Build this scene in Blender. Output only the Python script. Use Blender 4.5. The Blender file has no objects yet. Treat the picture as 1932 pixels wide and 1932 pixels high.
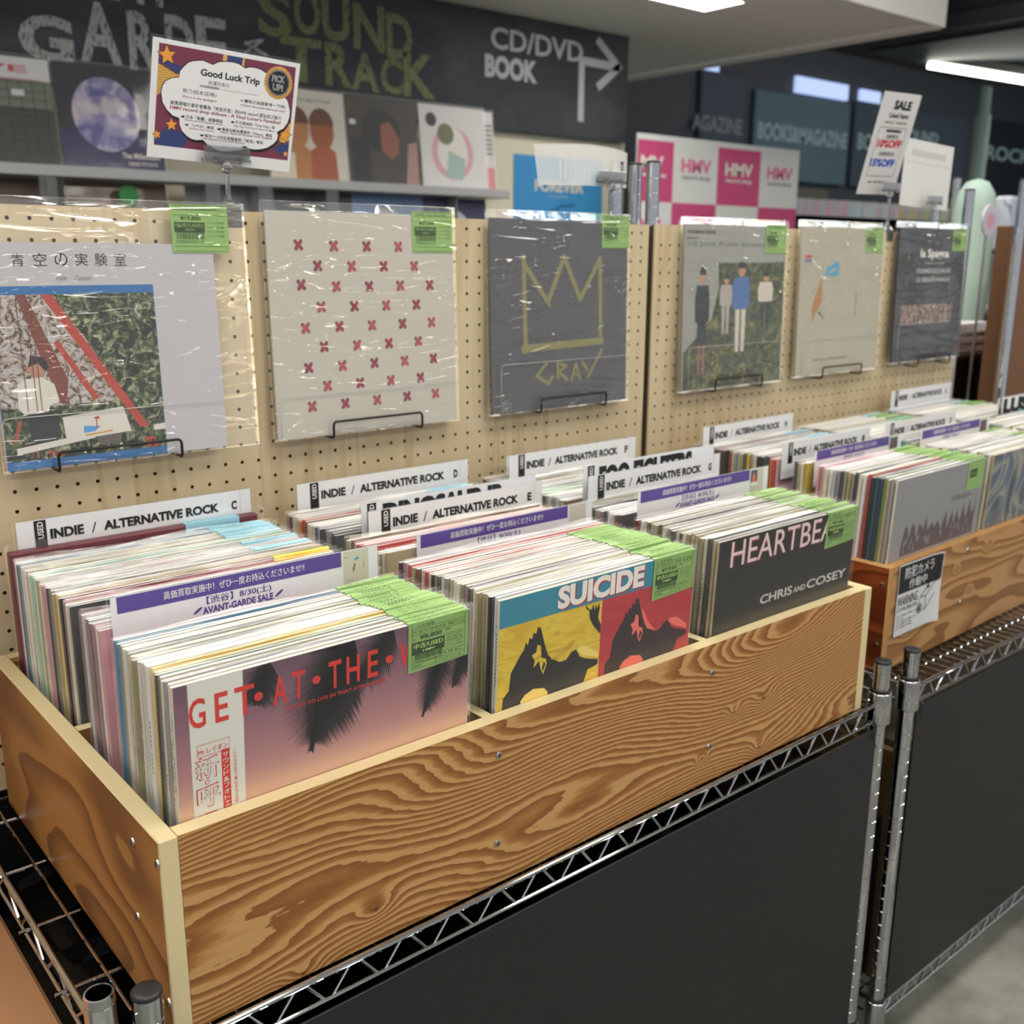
import bpy, math, random
from mathutils import Vector, Matrix

# ------------------------------------------------------------------ camera
SC = bpy.context.scene
COL = SC.collection
cam_d = bpy.data.cameras.new('camera'); cam = bpy.data.objects.new('camera', cam_d); COL.objects.link(cam)
CR = Vector((0.76731359, -0.64125222, 0.00504494)); CU = Vector((0.15166363, 0.18911128, 0.9701727)); CF = Vector((0.62307945, 0.74366156, -0.24236229))
cam.matrix_world = Matrix(((CR.x, CU.x, -CF.x, -0.2692), (CR.y, CU.y, -CF.y, -0.7824), (CR.z, CU.z, -CF.z, 0.4814), (0, 0, 0, 1)))
cam_d.sensor_width = 36.0; cam_d.lens = 36.0 * 1945.05 / 1932.0
cam_d.clip_start = 0.02; cam_d.clip_end = 100
cam_d.dof.use_dof = True; cam_d.dof.focus_distance = 1.05; cam_d.dof.aperture_fstop = 7.0
SC.camera = cam

# ------------------------------------------------------------------ world, exposure
w = bpy.data.worlds.new('shop_ambience'); SC.world = w; w.use_nodes = True
w.node_tree.nodes['Background'].inputs[0].default_value = (0.92, 0.95, 1.0, 1)
w.node_tree.nodes['Background'].inputs[1].default_value = 0.55
SC.view_settings.view_transform = 'Standard'; SC.view_settings.look = 'None'
SC.view_settings.gamma = 1.0; SC.view_settings.use_curve_mapping = False
SC.view_settings.exposure = 0.0
SC.cycles.transparent_max_bounces = 24
SC.cycles.max_bounces = 8
SC.cycles.caustics_reflective = False; SC.cycles.caustics_refractive = False

# ------------------------------------------------------------------ helpers
rnd = random.Random(7)
def lin(c):
    return tuple(((v / 255) / 12.92 if v / 255 <= 0.04045 else ((v / 255 + 0.055) / 1.055) ** 2.4) for v in c) + (1,)

MATS = {}
def P(name, col=None, rough=0.5, metal=0.0, spec=0.5, emit=None, estr=0, coat=0.0, bump=None):
    if name in MATS: return MATS[name]
    m = bpy.data.materials.new(name); m.use_nodes = True; MATS[name] = m
    b = m.node_tree.nodes['Principled BSDF']
    b.inputs['Base Color'].default_value = lin(col); b.inputs['Roughness'].default_value = rough
    b.inputs['Metallic'].default_value = metal; b.inputs['Specular IOR Level'].default_value = spec
    b.inputs['Coat Weight'].default_value = coat
    if emit:
        b.inputs['Emission Color'].default_value = lin(emit); b.inputs['Emission Strength'].default_value = estr
    if bump:
        sc, st = bump; N = m.node_tree.nodes; L = m.node_tree.links
        tc = N.new('ShaderNodeTexCoord'); n = N.new('ShaderNodeTexNoise'); n.inputs['Scale'].default_value = sc; n.inputs['Detail'].default_value = 4
        bp = N.new('ShaderNodeBump'); bp.inputs['Strength'].default_value = st; bp.inputs['Distance'].default_value = 0.002
        L.new(tc.outputs['Object'], n.inputs['Vector']); L.new(n.outputs[0], bp.inputs['Height']); L.new(bp.outputs[0], b.inputs['Normal'])
    return m

def graph(name):
    m = bpy.data.materials.new(name); m.use_nodes = True; MATS[name] = m
    return m, m.node_tree.nodes, m.node_tree.links, m.node_tree.nodes['Principled BSDF']

def math_n(N, L, op, a, b=None, c=None):
    n = N.new('ShaderNodeMath'); n.operation = op
    for i, v in enumerate((a, b, c)):
        if v is None: continue
        if isinstance(v, (int, float)): n.inputs[i].default_value = v
        else: L.new(v, n.inputs[i])
    return n.outputs[0]

def ramp(N, L, fac, stops, interp='LINEAR'):
    r = N.new('ShaderNodeValToRGB'); r.color_ramp.interpolation = interp
    e = r.color_ramp.elements
    while len(e) > 1: e.remove(e[0])
    e[0].position = stops[0][0]; e[0].color = lin(stops[0][1])
    for p, c in stops[1:]:
        x = e.new(p); x.color = lin(c)
    L.new(fac, r.inputs[0]); return r.outputs[0]

def noise(N, L, vec, scale, detail=2, rough=0.5, dist=0.0):
    n = N.new('ShaderNodeTexNoise'); n.inputs['Scale'].default_value = scale; n.inputs['Detail'].default_value = detail
    n.inputs['Roughness'].default_value = rough; n.inputs['Distortion'].default_value = dist
    L.new(vec, n.inputs['Vector']); return n.outputs[0]

def mapped(N, L, scale=(1, 1, 1), loc=(0, 0, 0), rot=(0, 0, 0)):
    tc = N.new('ShaderNodeTexCoord'); mp = N.new('ShaderNodeMapping')
    mp.inputs['Scale'].default_value = scale; mp.inputs['Location'].default_value = loc; mp.inputs['Rotation'].default_value = rot
    L.new(tc.outputs['Object'], mp.inputs['Vector']); return mp.outputs[0]

def mixc(N, L, fac, a, b):
    m = N.new('ShaderNodeMix'); m.data_type = 'RGBA'
    for s, v in ((0, fac), (6, a), (7, b)):
        if isinstance(v, (int, float)): m.inputs[s].default_value = v
        elif isinstance(v, tuple): m.inputs[s].default_value = lin(v)
        else: L.new(v, m.inputs[s])
    return m.outputs[2]

def wood(name, light, mid, dark, bands=75.0, wob=13.0, freq=(2.0, 2.0, 9.0), knots=(), rough=0.45, loc=(0, 0, 0), jag=0.5, axis='XZ'):
    """rotary-cut plywood face: contour bands of a stretched noise field, warped round knots"""
    m, N, L, b = graph(name)
    tc = N.new('ShaderNodeTexCoord'); sep = N.new('ShaderNodeSeparateXYZ'); L.new(tc.outputs['Object'], sep.inputs[0])
    n1 = noise(N, L, mapped(N, L, freq, loc), 1.0, 1.5, 0.45)
    n2 = noise(N, L, mapped(N, L, (freq[0] * 9, freq[1] * 9, freq[2] * 14), loc), 1.0, 3, 0.6)
    f = math_n(N, L, 'MULTIPLY', sep.outputs['Z'], bands)
    f = math_n(N, L, 'MULTIPLY_ADD', n1, wob, f)
    f = math_n(N, L, 'MULTIPLY_ADD', n2, jag, f)
    kn = None
    for (kx, kz, s) in knots:
        dx = math_n(N, L, 'SUBTRACT', sep.outputs['X' if axis == 'XZ' else 'Y'], kx); dz = math_n(N, L, 'SUBTRACT', sep.outputs['Z'], kz)
        dx = math_n(N, L, 'MULTIPLY', dx, 0.62)
        d2 = math_n(N, L, 'ADD', math_n(N, L, 'MULTIPLY', dx, dx), math_n(N, L, 'MULTIPLY', dz, dz))
        e = math_n(N, L, 'EXPONENT', math_n(N, L, 'MULTIPLY', d2, -1.0 / (s * s * 6)))
        f = math_n(N, L, 'MULTIPLY_ADD', e, 2.4, f)
        k = math_n(N, L, 'EXPONENT', math_n(N, L, 'MULTIPLY', d2, -1.0 / (s * s * .16)))
        kn = k if kn is None else math_n(N, L, 'ADD', kn, k)
    fr = math_n(N, L, 'FRACT', f)
    col = ramp(N, L, fr, [(0.0, light), (0.30, light), (0.52, mid), (0.84, dark), (0.96, dark), (1.0, light)])
    fine = noise(N, L, mapped(N, L, (14, 14, 420), loc), 1.0, 4, 0.6)
    col = mixc(N, L, math_n(N, L, 'MULTIPLY', math_n(N, L, 'SUBTRACT', fine, 0.35), 0.5), col, dark)
    if kn is not None:
        col = mixc(N, L, math_n(N, L, 'MINIMUM', math_n(N, L, 'MULTIPLY', kn, 0.85), 0.9), col, (62, 36, 20))
    L.new(col, b.inputs['Base Color']); b.inputs['Roughness'].default_value = rough
    bp = N.new('ShaderNodeBump'); bp.inputs['Strength'].default_value = 0.25; bp.inputs['Distance'].default_value = 0.0006
    L.new(fr, bp.inputs['Height']); L.new(bp.outputs[0], b.inputs['Normal'])
    return m

def film(name, haze=0.10, rough=0.07, bump=(60, 0.35), stretch=(1, 1, 1), tint=(255, 255, 255), gl=1.6, ridges=0.0):
    m, N, L, b = graph(name); N.remove(b); out = N['Material Output']
    t = N.new('ShaderNodeBsdfTransparent'); t.inputs[0].default_value = lin(tint)
    g = N.new('ShaderNodeBsdfGlossy'); g.inputs['Roughness'].default_value = rough
    d = N.new('ShaderNodeBsdfDiffuse'); d.inputs[0].default_value = lin((240, 240, 238))
    fr = N.new('ShaderNodeFresnel'); fr.inputs[0].default_value = 1.5
    if bump:
        n = noise(N, L, mapped(N, L, stretch), bump[0], 2.5, 0.55, 0.6)
        bp = N.new('ShaderNodeBump'); bp.inputs['Strength'].default_value = bump[1]; bp.inputs['Distance'].default_value = 0.01
        if ridges:   # sharp creases: thin lines along the contours of two stretched noise fields
            for rot_, sc_, k_ in (((0, .6, 0), (3, 3, 9), 1.0), ((0, -.9, 0), (3.4, 3, 12), .8), ((0, .1, 0), (2, 2, 16), .7)):
                q = noise(N, L, mapped(N, L, sc_, (k_ * 7, 0, k_ * 3), rot_), 2.2, 1.5, .5, .5)
                q = math_n(N, L, 'ABSOLUTE', math_n(N, L, 'SUBTRACT', q, .5)); q = math_n(N, L, 'EXPONENT', math_n(N, L, 'MULTIPLY', q, -30.0))
                mk = noise(N, L, mapped(N, L, (1, 1, 1), (k_ * 11, 0, k_)), 8, 1, .5); mk = math_n(N, L, 'MULTIPLY', math_n(N, L, 'MAXIMUM', math_n(N, L, 'SUBTRACT', mk, .47), 0), 6.0)
                n = math_n(N, L, 'MULTIPLY_ADD', math_n(N, L, 'MULTIPLY', q, mk), ridges, n)
        L.new(n, bp.inputs['Height']); L.new(bp.outputs[0], g.inputs['Normal'])
        L.new(bp.outputs[0], fr.inputs['Normal'])
    fac = math_n(N, L, 'MINIMUM', math_n(N, L, 'MULTIPLY', fr.outputs[0], gl), 1.0)
    a = N.new('ShaderNodeMixShader'); a.inputs[0].default_value = haze
    L.new(t.outputs[0], a.inputs[1]); L.new(d.outputs[0], a.inputs[2])
    rgb = N.new('ShaderNodeCombineColor')
    for k in range(3): L.new(fac, rgb.inputs[k])
    L.new(rgb.outputs[0], g.inputs[0])
    c = N.new('ShaderNodeAddShader'); L.new(a.outputs[0], c.inputs[0]); L.new(g.outputs[0], c.inputs[1])
    L.new(c.outputs[0], out.inputs['Surface']); return m

class MB:
    def __init__(s): s.v = []; s.f = []; s.m = []
    def face(s, pts, m=0):
        i = len(s.v); s.v += [tuple(p) for p in pts]; s.f.append(tuple(range(i, i + len(pts)))); s.m.append(m)
    def box(s, x0, x1, y0, y1, z0, z1, m=0, mf=None, mt=None, ml=None, mr=None):
        i = len(s.v)
        s.v += [(x0, y0, z0), (x1, y0, z0), (x1, y1, z0), (x0, y1, z0), (x0, y0, z1), (x1, y0, z1), (x1, y1, z1), (x0, y1, z1)]
        q = [(0, 3, 2, 1), (4, 5, 6, 7), (0, 1, 5, 4), (1, 2, 6, 5), (2, 3, 7, 6), (3, 0, 4, 7)]
        for k, a in enumerate(q):
            s.f.append(tuple(i + j for j in a))
            s.m.append({1: mt, 2: mf, 3: mr, 5: ml}.get(k) if {1: mt, 2: mf, 3: mr, 5: ml}.get(k) is not None else m)
    def bbox(s, x0, x1, y0, y1, z0, z1, b=0.0015, m=0):
        """box with chamfered edges (cheap bevel)"""
        xs, ys, zs = (x0, x1), (y0, y1), (z0, z1); i = len(s.v); idx = {}
        for a in (0, 1):
            for c in (0, 1):
                for d in (0, 1):
                    X, Y, Z = xs[a], ys[c], zs[d]; sx, sy, sz = (b, -b)[a], (b, -b)[c], (b, -b)[d]
                    for k, p in enumerate(((X, Y + sy, Z + sz), (X + sx, Y, Z + sz), (X + sx, Y + sy, Z))):
                        idx[a, c, d, k] = len(s.v); s.v.append(p)
        def F(l):
            s.f.append(tuple(idx[q] for q in l)); s.m.append(m)
        for a in (0, 1):
            F([(a, 0, 0, 0), (a, 1, 0, 0), (a, 1, 1, 0), (a, 0, 1, 0)]); F([(0, a, 0, 1), (1, a, 0, 1), (1, a, 1, 1), (0, a, 1, 1)]); F([(0, 0, a, 2), (1, 0, a, 2), (1, 1, a, 2), (0, 1, a, 2)])
            for c in (0, 1):
                F([(a, c, 0, 0), (a, c, 1, 0), (a, c, 1, 1), (a, c, 0, 1)]); F([(0, a, c, 1), (1, a, c, 1), (1, a, c, 2), (0, a, c, 2)]); F([(a, 0, c, 0), (a, 1, c, 0), (a, 1, c, 2), (a, 0, c, 2)])
                for d in (0, 1): F([(a, c, d, 0), (a, c, d, 1), (a, c, d, 2)])
    def poly(s, pts, y, m=0):
        s.face([(p[0], y, p[1]) for p in pts], m)
    def rect(s, x0, z0, x1, z1, y, m=0):
        s.face([(x0, y, z0), (x1, y, z0), (x1, y, z1), (x0, y, z1)], m)
    def disc(s, cx, cz, r, y, m=0, n=24, rz=None):
        rz = rz or r
        s.poly([(cx + r * math.cos(2 * math.pi * k / n), cz + rz * math.sin(2 * math.pi * k / n)) for k in range(n)], y, m)
    def tube(s, p0, p1, r, n=8, m=0, r1=None, caps=True):
        p0, p1 = Vector(p0), Vector(p1); d = (p1 - p0).normalized()
        a = d.orthogonal().normalized(); b = d.cross(a); r1 = r if r1 is None else r1; i = len(s.v)
        for p, q in ((p0, r), (p1, r1)):
            for k in range(n):
                t = 2 * math.pi * k / n; s.v.append(tuple(p + (a * math.cos(t) + b * math.sin(t)) * q))
        for k in range(n):
            j = (k + 1) % n; s.f.append((i + k, i + j, i + n + j, i + n + k)); s.m.append(m)
        if caps:
            s.f.append(tuple(i + k for k in range(n))[::-1]); s.m.append(m); s.f.append(tuple(i + n + k for k in range(n))); s.m.append(m)
    def path(s, pts, r, n=8, m=0):
        """round bar through points, mitred"""
        P_ = [Vector(p) for p in pts]; i = len(s.v); ref = None
        for k, p in enumerate(P_):
            d = ((P_[k] - P_[k - 1]).normalized() if k else Vector()) + ((P_[k + 1] - P_[k]).normalized() if k < len(P_) - 1 else Vector())
            d.normalize()
            if ref is None: ref = d.orthogonal().normalized()
            a = (ref - d * ref.dot(d)).normalized(); ref = a; b = d.cross(a)
            for q in range(n):
                t = 2 * math.pi * q / n; s.v.append(tuple(p + (a * math.cos(t) + b * math.sin(t)) * r))
        for k in range(len(P_) - 1):
            for q in range(n):
                j = (q + 1) % n; s.f.append((i + k * n + q, i + k * n + j, i + (k + 1) * n + j, i + (k + 1) * n + q)); s.m.append(m)
        s.f.append(tuple(i + q for q in range(n))[::-1]); s.m.append(m)
        s.f.append(tuple(i + (len(P_) - 1) * n + q for q in range(n))); s.m.append(m)
    def lathe(s, prof, cx=0, cy=0, n=20, m=0):
        """profile [(r,z),...] round a vertical axis"""
        i = len(s.v)
        for r, z in prof:
            for k in range(n):
                t = 2 * math.pi * k / n; s.v.append((cx + r * math.cos(t), cy + r * math.sin(t), z))
        for a in range(len(prof) - 1):
            for k in range(n):
                j = (k + 1) % n; s.f.append((i + a * n + k, i + a * n + j, i + (a + 1) * n + j, i + (a + 1) * n + k)); s.m.append(m)
    def text(s, string, x0, z0, x1, z1, y, m=0, bold=0.0, rot=0, keep=False, shear=0.0, mono=False):
        """lettering fitted to the rectangle x0..x1, z0..z1 in the XZ plane (rot=90 reads upwards)"""
        if bold and any(ord(ch) > 0x2fff for ch in string):
            d = bold * .5 * (z1 - z0 if rot == 0 else x1 - x0)
            for k_, (ex, ez) in enumerate(((-d, 0), (d, 0), (0, d * .6))): s.text(string, x0 + ex, z0 + ez, x1 + ex, z1 + ez, y - .00006 * k_, m, 0, rot, keep, shear)
            return
        vs, fs, (bx0, by0, bx1, by1) = glyphs(string, bold)
        W, H = max(bx1 - bx0, 1e-6), max(by1 - by0, 1e-6); i = len(s.v)
        if rot == 0:
            sx, sz = (x1 - x0) / W, (z1 - z0) / H
            if keep: sx = sz = min(sx, sz)
            for (a, b) in vs: s.v.append((x0 + (a - bx0) * sx + shear * (b - by0) * sz, y, z0 + (b - by0) * sz))
        else:
            sx, sz = (x1 - x0) / H, (z1 - z0) / W
            for (a, b) in vs: s.v.append((x1 - (b - by0) * sx, y, z0 + (a - bx0) * sz))
        for f in fs: s.f.append(tuple(i + k for k in f)); s.m.append(m)
    def mesh(s, name, mats):
        me = bpy.data.meshes.new(name); me.from_pydata(s.v, [], s.f)
        for mt in mats: me.materials.append(mt)
        if len(mats) > 1: me.polygons.foreach_set('material_index', s.m)
        me.update(); return me
    def build(s, name, mats, parent=None, smooth=False, loc=(0, 0, 0), rot=(0, 0, 0)):
        if not isinstance(mats, (list, tuple)): mats = [mats]
        me = s.mesh(name, mats)
        if smooth: me.shade_smooth()
        return link(name, me, parent, loc, rot)

def link(name, me, parent=None, loc=(0, 0, 0), rot=(0, 0, 0)):
    o = bpy.data.objects.new(name, me); COL.objects.link(o); o.location = loc; o.rotation_euler = rot
    if parent: o.parent = parent
    return o

GL = {}
def glyphs(string, bold=0.0):
    k = (string, bold)
    if k in GL: return GL[k]
    c = bpy.data.curves.new('t', 'FONT'); c.body = string; c.size = 1; c.offset = bold; c.resolution_u = 3; c.fill_mode = 'FRONT'
    o = bpy.data.objects.new('t', c); COL.objects.link(o)
    dg = bpy.context.evaluated_depsgraph_get(); me = bpy.data.meshes.new_from_object(o.evaluated_get(dg))
    vs = [(v.co.x, v.co.y) for v in me.vertices]; fs = [tuple(p.vertices) for p in me.polygons]
    bpy.data.objects.remove(o); bpy.data.curves.remove(c); bpy.data.meshes.remove(me)
    if not vs: vs = [(0, 0)]
    bb = (min(v[0] for v in vs), min(v[1] for v in vs), max(v[0] for v in vs), max(v[1] for v in vs))
    GL[k] = (vs, fs, bb); return GL[k]

def thing(name, label, cat, loc=(0, 0, 0), rz=0.0, group=None, rot=None):
    o = bpy.data.objects.new(name, None); COL.objects.link(o); o.empty_display_size = 0.02
    o.location = loc; o.rotation_euler = rot if rot else (0, 0, rz)
    return tag(o, label, cat, group)
def tag(o, label, cat, group=None):
    o['label'] = label; o['category'] = cat
    if group: o['group'] = group
    return o
def struct(o): o['kind'] = 'structure'; return o

# ------------------------------------------------------------------ common materials
chrome = P('chrome', (200, 202, 206), 0.06, 1.0)
blackplastic = P('black_plastic', (38, 38, 40), 0.45)
black_wire = P('black_coated_wire', (16, 16, 18), 0.35)
white_paper = P('white_paper', (232, 232, 234), 0.6)
ink = P('black_ink', (28, 28, 30), 0.6)
purple = P('purple_ink', (92, 74, 150), 0.55)
green_tag = P('lime_tag_paper', (138, 176, 98), 0.6)
green_ink = P('dark_green_ink', (40, 66, 22), 0.6)
blue_tag = P('pale_blue_tag_paper', (160, 212, 228), 0.6)
acryl = film('clear_acrylic_plate', 0.02, 0.05, None, gl=0.35, tint=(248, 250, 252))
sleeve_m = film('clear_record_sleeve', 0.035, 0.14, (5, 0.05), (3, 10, 10), gl=0.22)
wrap_m = film('crinkled_clear_sleeve', 0.025, 0.07, (7, 0.32), (2.2, 2.2, 1.0), gl=1.05, ridges=1.7)
flat_wrap_m = film('smooth_clear_sleeve', 0.03, 0.08, (4, 0.04), (1, 1, 1), gl=0.5)

# ------------------------------------------------------------------ setting
Z_FLOOR = -0.93
m, N, L, b = graph('worn_concrete')
n1 = noise(N, L, mapped(N, L), 2.2, 5, 0.6); n2 = noise(N, L, mapped(N, L), 30, 4, 0.6)
c = ramp(N, L, n1, [(0.3, (104, 104, 98)), (0.5, (134, 134, 126)), (0.62, (176, 176, 164)), (0.75, (120, 119, 110))])
L.new(mixc(N, L, math_n(N, L, 'MULTIPLY', n2, 0.35), c, (90, 90, 84)), b.inputs['Base Color']); b.inputs['Roughness'].default_value = 0.55
concrete = m
q = MB(); q.box(-4, 14, -4, 9, Z_FLOOR - 0.05, Z_FLOOR); struct(q.build('floor', concrete))
cream_wall = P('cream_wall_paint', (236, 230, 208), 0.7)
q = MB(); q.box(-4, 3.44, 2.83, 2.93, Z_FLOOR, 1.45); struct(q.build('wall_back', cream_wall))
slate = P('slate_wall_paint', (80, 87, 96), 0.6)
q = MB(); q.box(3.0, 14, 5.3, 5.4, Z_FLOOR, 3.0); struct(q.build('wall_far', slate))
grey_wall = P('grey_green_wall', (120, 126, 120), 0.7)
q = MB(); q.box(13.9, 14.0, -4, 5.3, Z_FLOOR, 3.0); struct(q.build('wall_right', grey_wall))
ceil_w = P('white_ceiling_paint', (238, 234, 228), 0.8)
q = MB(); q.box(-4, 4.25, -4, 1.74, 2.05, 2.15); struct(q.build('ceiling', ceil_w))
q = MB(); q.box(-4, 4.16, 1.75, 4.6, 1.45, 2.15); q.box(4.16, 4.25, 1.74, 4.6, 1.435, 2.15); q.box(-4, 4.25, 1.72, 1.75, 1.44, 2.15)
o = q.build('ceiling', ceil_w); struct(o)
dark_ceil = P('dark_open_ceiling', (150, 152, 150), 0.8)
q = MB(); q.box(4.25, 14, -4, 5.4, 2.75, 2.85); struct(q.build('ceiling', dark_ceil))
# ceiling lights: flat troffers, some seen, the rest where a shop row of them would hang
lampg = P('lit_diffuser', (255, 255, 255), 0.5, emit=(255, 250, 240), estr=16.0)
def troffer(x, y, z, sx, sy, lab, grp=None):
    t = thing('ceiling_light', lab, 'light', (x, y, z), 0, grp)
    a = MB(); a.box(-sx / 2 - .02, sx / 2 + .02, -sy / 2 - .02, -sy / 2, -.012, 0); a.box(-sx / 2 - .02, sx / 2 + .02, sy / 2, sy / 2 + .02, -.012, 0)
    a.box(-sx / 2 - .02, -sx / 2, -sy / 2, sy / 2, -.012, 0); a.box(sx / 2, sx / 2 + .02, -sy / 2, sy / 2, -.012, 0); a.build('frame', ceil_w, t)
    a = MB(); a.box(-sx / 2, sx / 2, -sy / 2, sy / 2, -.008, -.001); a.build('diffuser', lampg, t)
troffer(2.93, 2.1, 1.45, .6, .2, 'square white ceiling light panel glowing in the low white soffit')
NTH = ('first', 'second', 'third', 'fourth', 'fifth', 'sixth', 'seventh', 'eighth', 'ninth')
for i, (x, y) in enumerate([(-.7, -.6), (.9, -.6), (2.6, -.6), (-.7, -2.3), (.9, -2.3), (2.6, -2.3), (-.7, 1.0), (.9, 1.0), (2.6, 1.0)]):
    troffer(x, y, 2.05, .6, .6, 'square ceiling light panel above the racks, %s of the nine counted from the left' % NTH[i], 'ceiling lights above the racks')
for i, (x, y) in enumerate([(6.3, -.9), (9.0, -.9), (11.5, -.9), (8.0, 3.0), (11.0, 3.0)]):  # unseen panels added to brighten the far room
    troffer(x, y, 2.75, 1.2, .35, 'added white light panel brightening the far end, %s of the five' % NTH[i], 'added ceiling lights at the far end')
# glow of the far room

# ------------------------------------------------------------------ record crates
fir_front = wood('striped_fir_plywood', (202, 156, 98), (168, 114, 58), (140, 88, 42), 112, 46, (1.5, 2, 5.0), rough=0.42, loc=(.3, 0, .4), jag=1.1,
                 knots=[(.211, -.158, .006), (.128, -.192, .0055), (.839, -.1075, .007), (.8357, -.1805, .005), (.776, -.109, .004), (.713, -.158, .003)])
fir_side = wood('smooth_fir_plywood_side', (176, 124, 64), (160, 108, 52), (126, 80, 38), 7, 7, (2, 2.6, 7), rough=0.55, loc=(2, 1, 3), jag=0.10, axis='YZ')
cream_edge = P('pale_edge_band', (222, 204, 158), 0.5, bump=(40, .2))
inner_ply = P('inner_plywood', (150, 112, 66), 0.6)
orange_front = wood('orange_fir_plywood', (190, 145, 94), (172, 124, 72), (138, 94, 50), 20, 11, (1.8, 2, 10), rough=0.45, loc=(5, 0, 2), jag=0.12, knots=[(.082, -.118, .0075), (.36, -.03, .004), (.30, -.10, .003), (.24, -.05, .003)])
orange_side = wood('dark_orange_plywood_side', (156, 84, 40), (140, 70, 30), (108, 50, 22), 12, 9, (2, 3, 9), rough=0.35, loc=(1, 4, 2), jag=0.1, axis='YZ')
m, N, L, b = graph('plywood_edge_layers')
tc = N.new('ShaderNodeTexCoord'); sp = N.new('ShaderNodeSeparateXYZ'); L.new(tc.outputs['Object'], sp.inputs[0])
fr = math_n(N, L, 'FRACT', math_n(N, L, 'MULTIPLY', math_n(N, L, 'ADD', sp.outputs['X'], sp.outputs['Y']), 150))
c_ = ramp(N, L, fr, [(0, (214, 170, 108)), (.45, (206, 160, 98)), (.55, (150, 98, 52)), (.9, (168, 114, 62)), (1, (214, 170, 108))])
L.new(mixc(N, L, math_n(N, L, 'MULTIPLY', noise(N, L, mapped(N, L, (20, 20, 20)), 3, 3), .3), c_, (120, 80, 44)), b.inputs['Base Color']); b.inputs['Roughness'].default_value = .6
ply_edge = m
screw_m = P('zinc_screw', (190, 188, 184), 0.3, 1.0)

def crate(label, loc, rz, L_, D, H, t, front, side, edge, inner, xs, ym, dt, screws, sscrews):
    c = thing('record_crate', label, 'crate', (loc[0], loc[1], loc[2] - H), rz)
    def bld(nm, mb, mats, lz=0): return mb.build(nm, mats, c, loc=(0, 0, H))
    e = .0012
    for x in (0, L_ - t):
        a = MB(); a.bbox(x, x + t, 0, D, -H, 0, e); o = bld('side_panel', a, [side]); 
        o.data.materials.append(edge); o.data.materials.append(inner)
        for p in o.data.polygons:
            n = p.normal
            if abs(n.x) < .9: p.material_index = 1
            elif (p.center.x > x + t / 2) == (x == 0): p.material_index = 2
    for nm, y in (('front_panel', 0.0), ('back_panel', D - t)):
        a = MB(); y0 = y + (.0004 if nm == 'front_panel' else 0)
        a.box(t, L_ - t, y0, y0 + t, -H + .002, -.0003, 0, mt=1); o = bld(nm, a, [front, edge, inner]); o.data.polygons[4].material_index = 2
    a = MB(); a.box(t, L_ - t, t, D - t, -H, -H + .01); bld('bottom_panel', a, [inner])
    a = MB(); a.box(t, L_ - t, ym, ym + dt, -H + .01, -.0006, 0, mt=1); bld('divider', a, [inner, edge])
    for x in xs:
        a = MB(); a.box(x, x + dt, t, ym, -H + .01, -.0004, 0, mt=1); a.box(x, x + dt, ym + dt, D - t, -H + .01, -.0004, 0, mt=1); bld('divider', a, [inner, edge])
    def head(): 
        s = MB(); s.lathe([(.0042, 0), (.0038, .0012), (.0018, .0019), (.0, .002)], n=12)
        s.box(-.0028, .0028, -.0004, .0004, .0018, .0022, 1); s.box(-.0004, .0004, -.0028, .0028, .0018, .0022, 1); return s.mesh('screw', [screw_m, ink])
    hm = head()
    for x, z in screws: link('screw', hm, c, (x, 0.0002, H + z), (math.pi / 2, 0, 0))
    for y, z in sscrews: link('screw', hm, c, (0, y, H + z), (0, -math.pi / 2, 0))
    return c
CA = crate('long pale-edged plywood record crate with striped fir grain front, nearest the viewer', (0, 0, 0), 0, 1.0925, .530, .197, .0175, fir_front, fir_side, cream_edge, inner_ply,
      (.3614, .7183), .259, .013, [(.3696, -.04), (.3676, -.1451), (.7242, -.0395), (.7261, -.1437)], [(.0043, -.022), (.0633, -.029), (.0683, -.108), (.006, -.16)])
BX, BY, BZ, BR = 1.238, .055, -.0125, math.radians(1.3)
CB = crate('orange fir plywood record crate with the camera warning sign on its front', (BX, BY, BZ), BR, 1.0925, .455, .185, .016, orange_front, orange_side, ply_edge, inner_ply,
      (.345, .70), .215, .013, [(.275, -.02), (.268, -.118), (.62, -.02), (.62, -.118)], [(.012, -.03), (.012, -.135)])

# ------------------------------------------------------------------ wire racks
def post_mesh(z0, z1, r=.0127, cap=True, open_top=False):
    a = MB(); prof = []; z = z1
    zz = z0; prof.append((r, z0))
    k = math.ceil(z0 / .0254)
    while k * .0254 < z1 - .006:
        g = k * .0254
        if g > z0 + .004: prof += [(r, g - .0009), (r - .0007, g - .0005), (r - .0007, g + .0005), (r, g + .0009)]
        k += 1
    if open_top: prof += [(r - .0008, z1), (r - .0022, z1), (r - .0022, z1 - .05), (0, z1 - .051)]
    else: prof += [(r, z1)]
    a.lathe(prof, n=24); return a
def post(parent, x, y, z0, z1, cap=True, open_top=False):
    o = post_mesh(z0, z1, open_top=open_top).build('post', chrome, parent, smooth=False, loc=(x, y, 0))
    if not open_top:
        c = MB(); c.lathe([(.0129, -.002), (.0131, .0008), (.0122, .0022), (.008, .003), (0, .0032)], n=24); c.build('cap', blackplastic, o, True, loc=(0, 0, z1))
    return o
def collar(parent, x, y, z):
    a = MB(); a.lathe([(.0150, .022), (.0172, .022), (.0176, .020), (.0190, -.026), (.0184, -.029), (.0135, -.029)], n=24)
    b2 = MB(); b2.lathe([(.0135, .0215), (.0155, .0265), (.0135, .0275)], n=20)
    o = a.build('collar', chrome, parent, True, loc=(x, y, z)); b2.build('tapered_sleeve', blackplastic, o, True)
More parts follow.
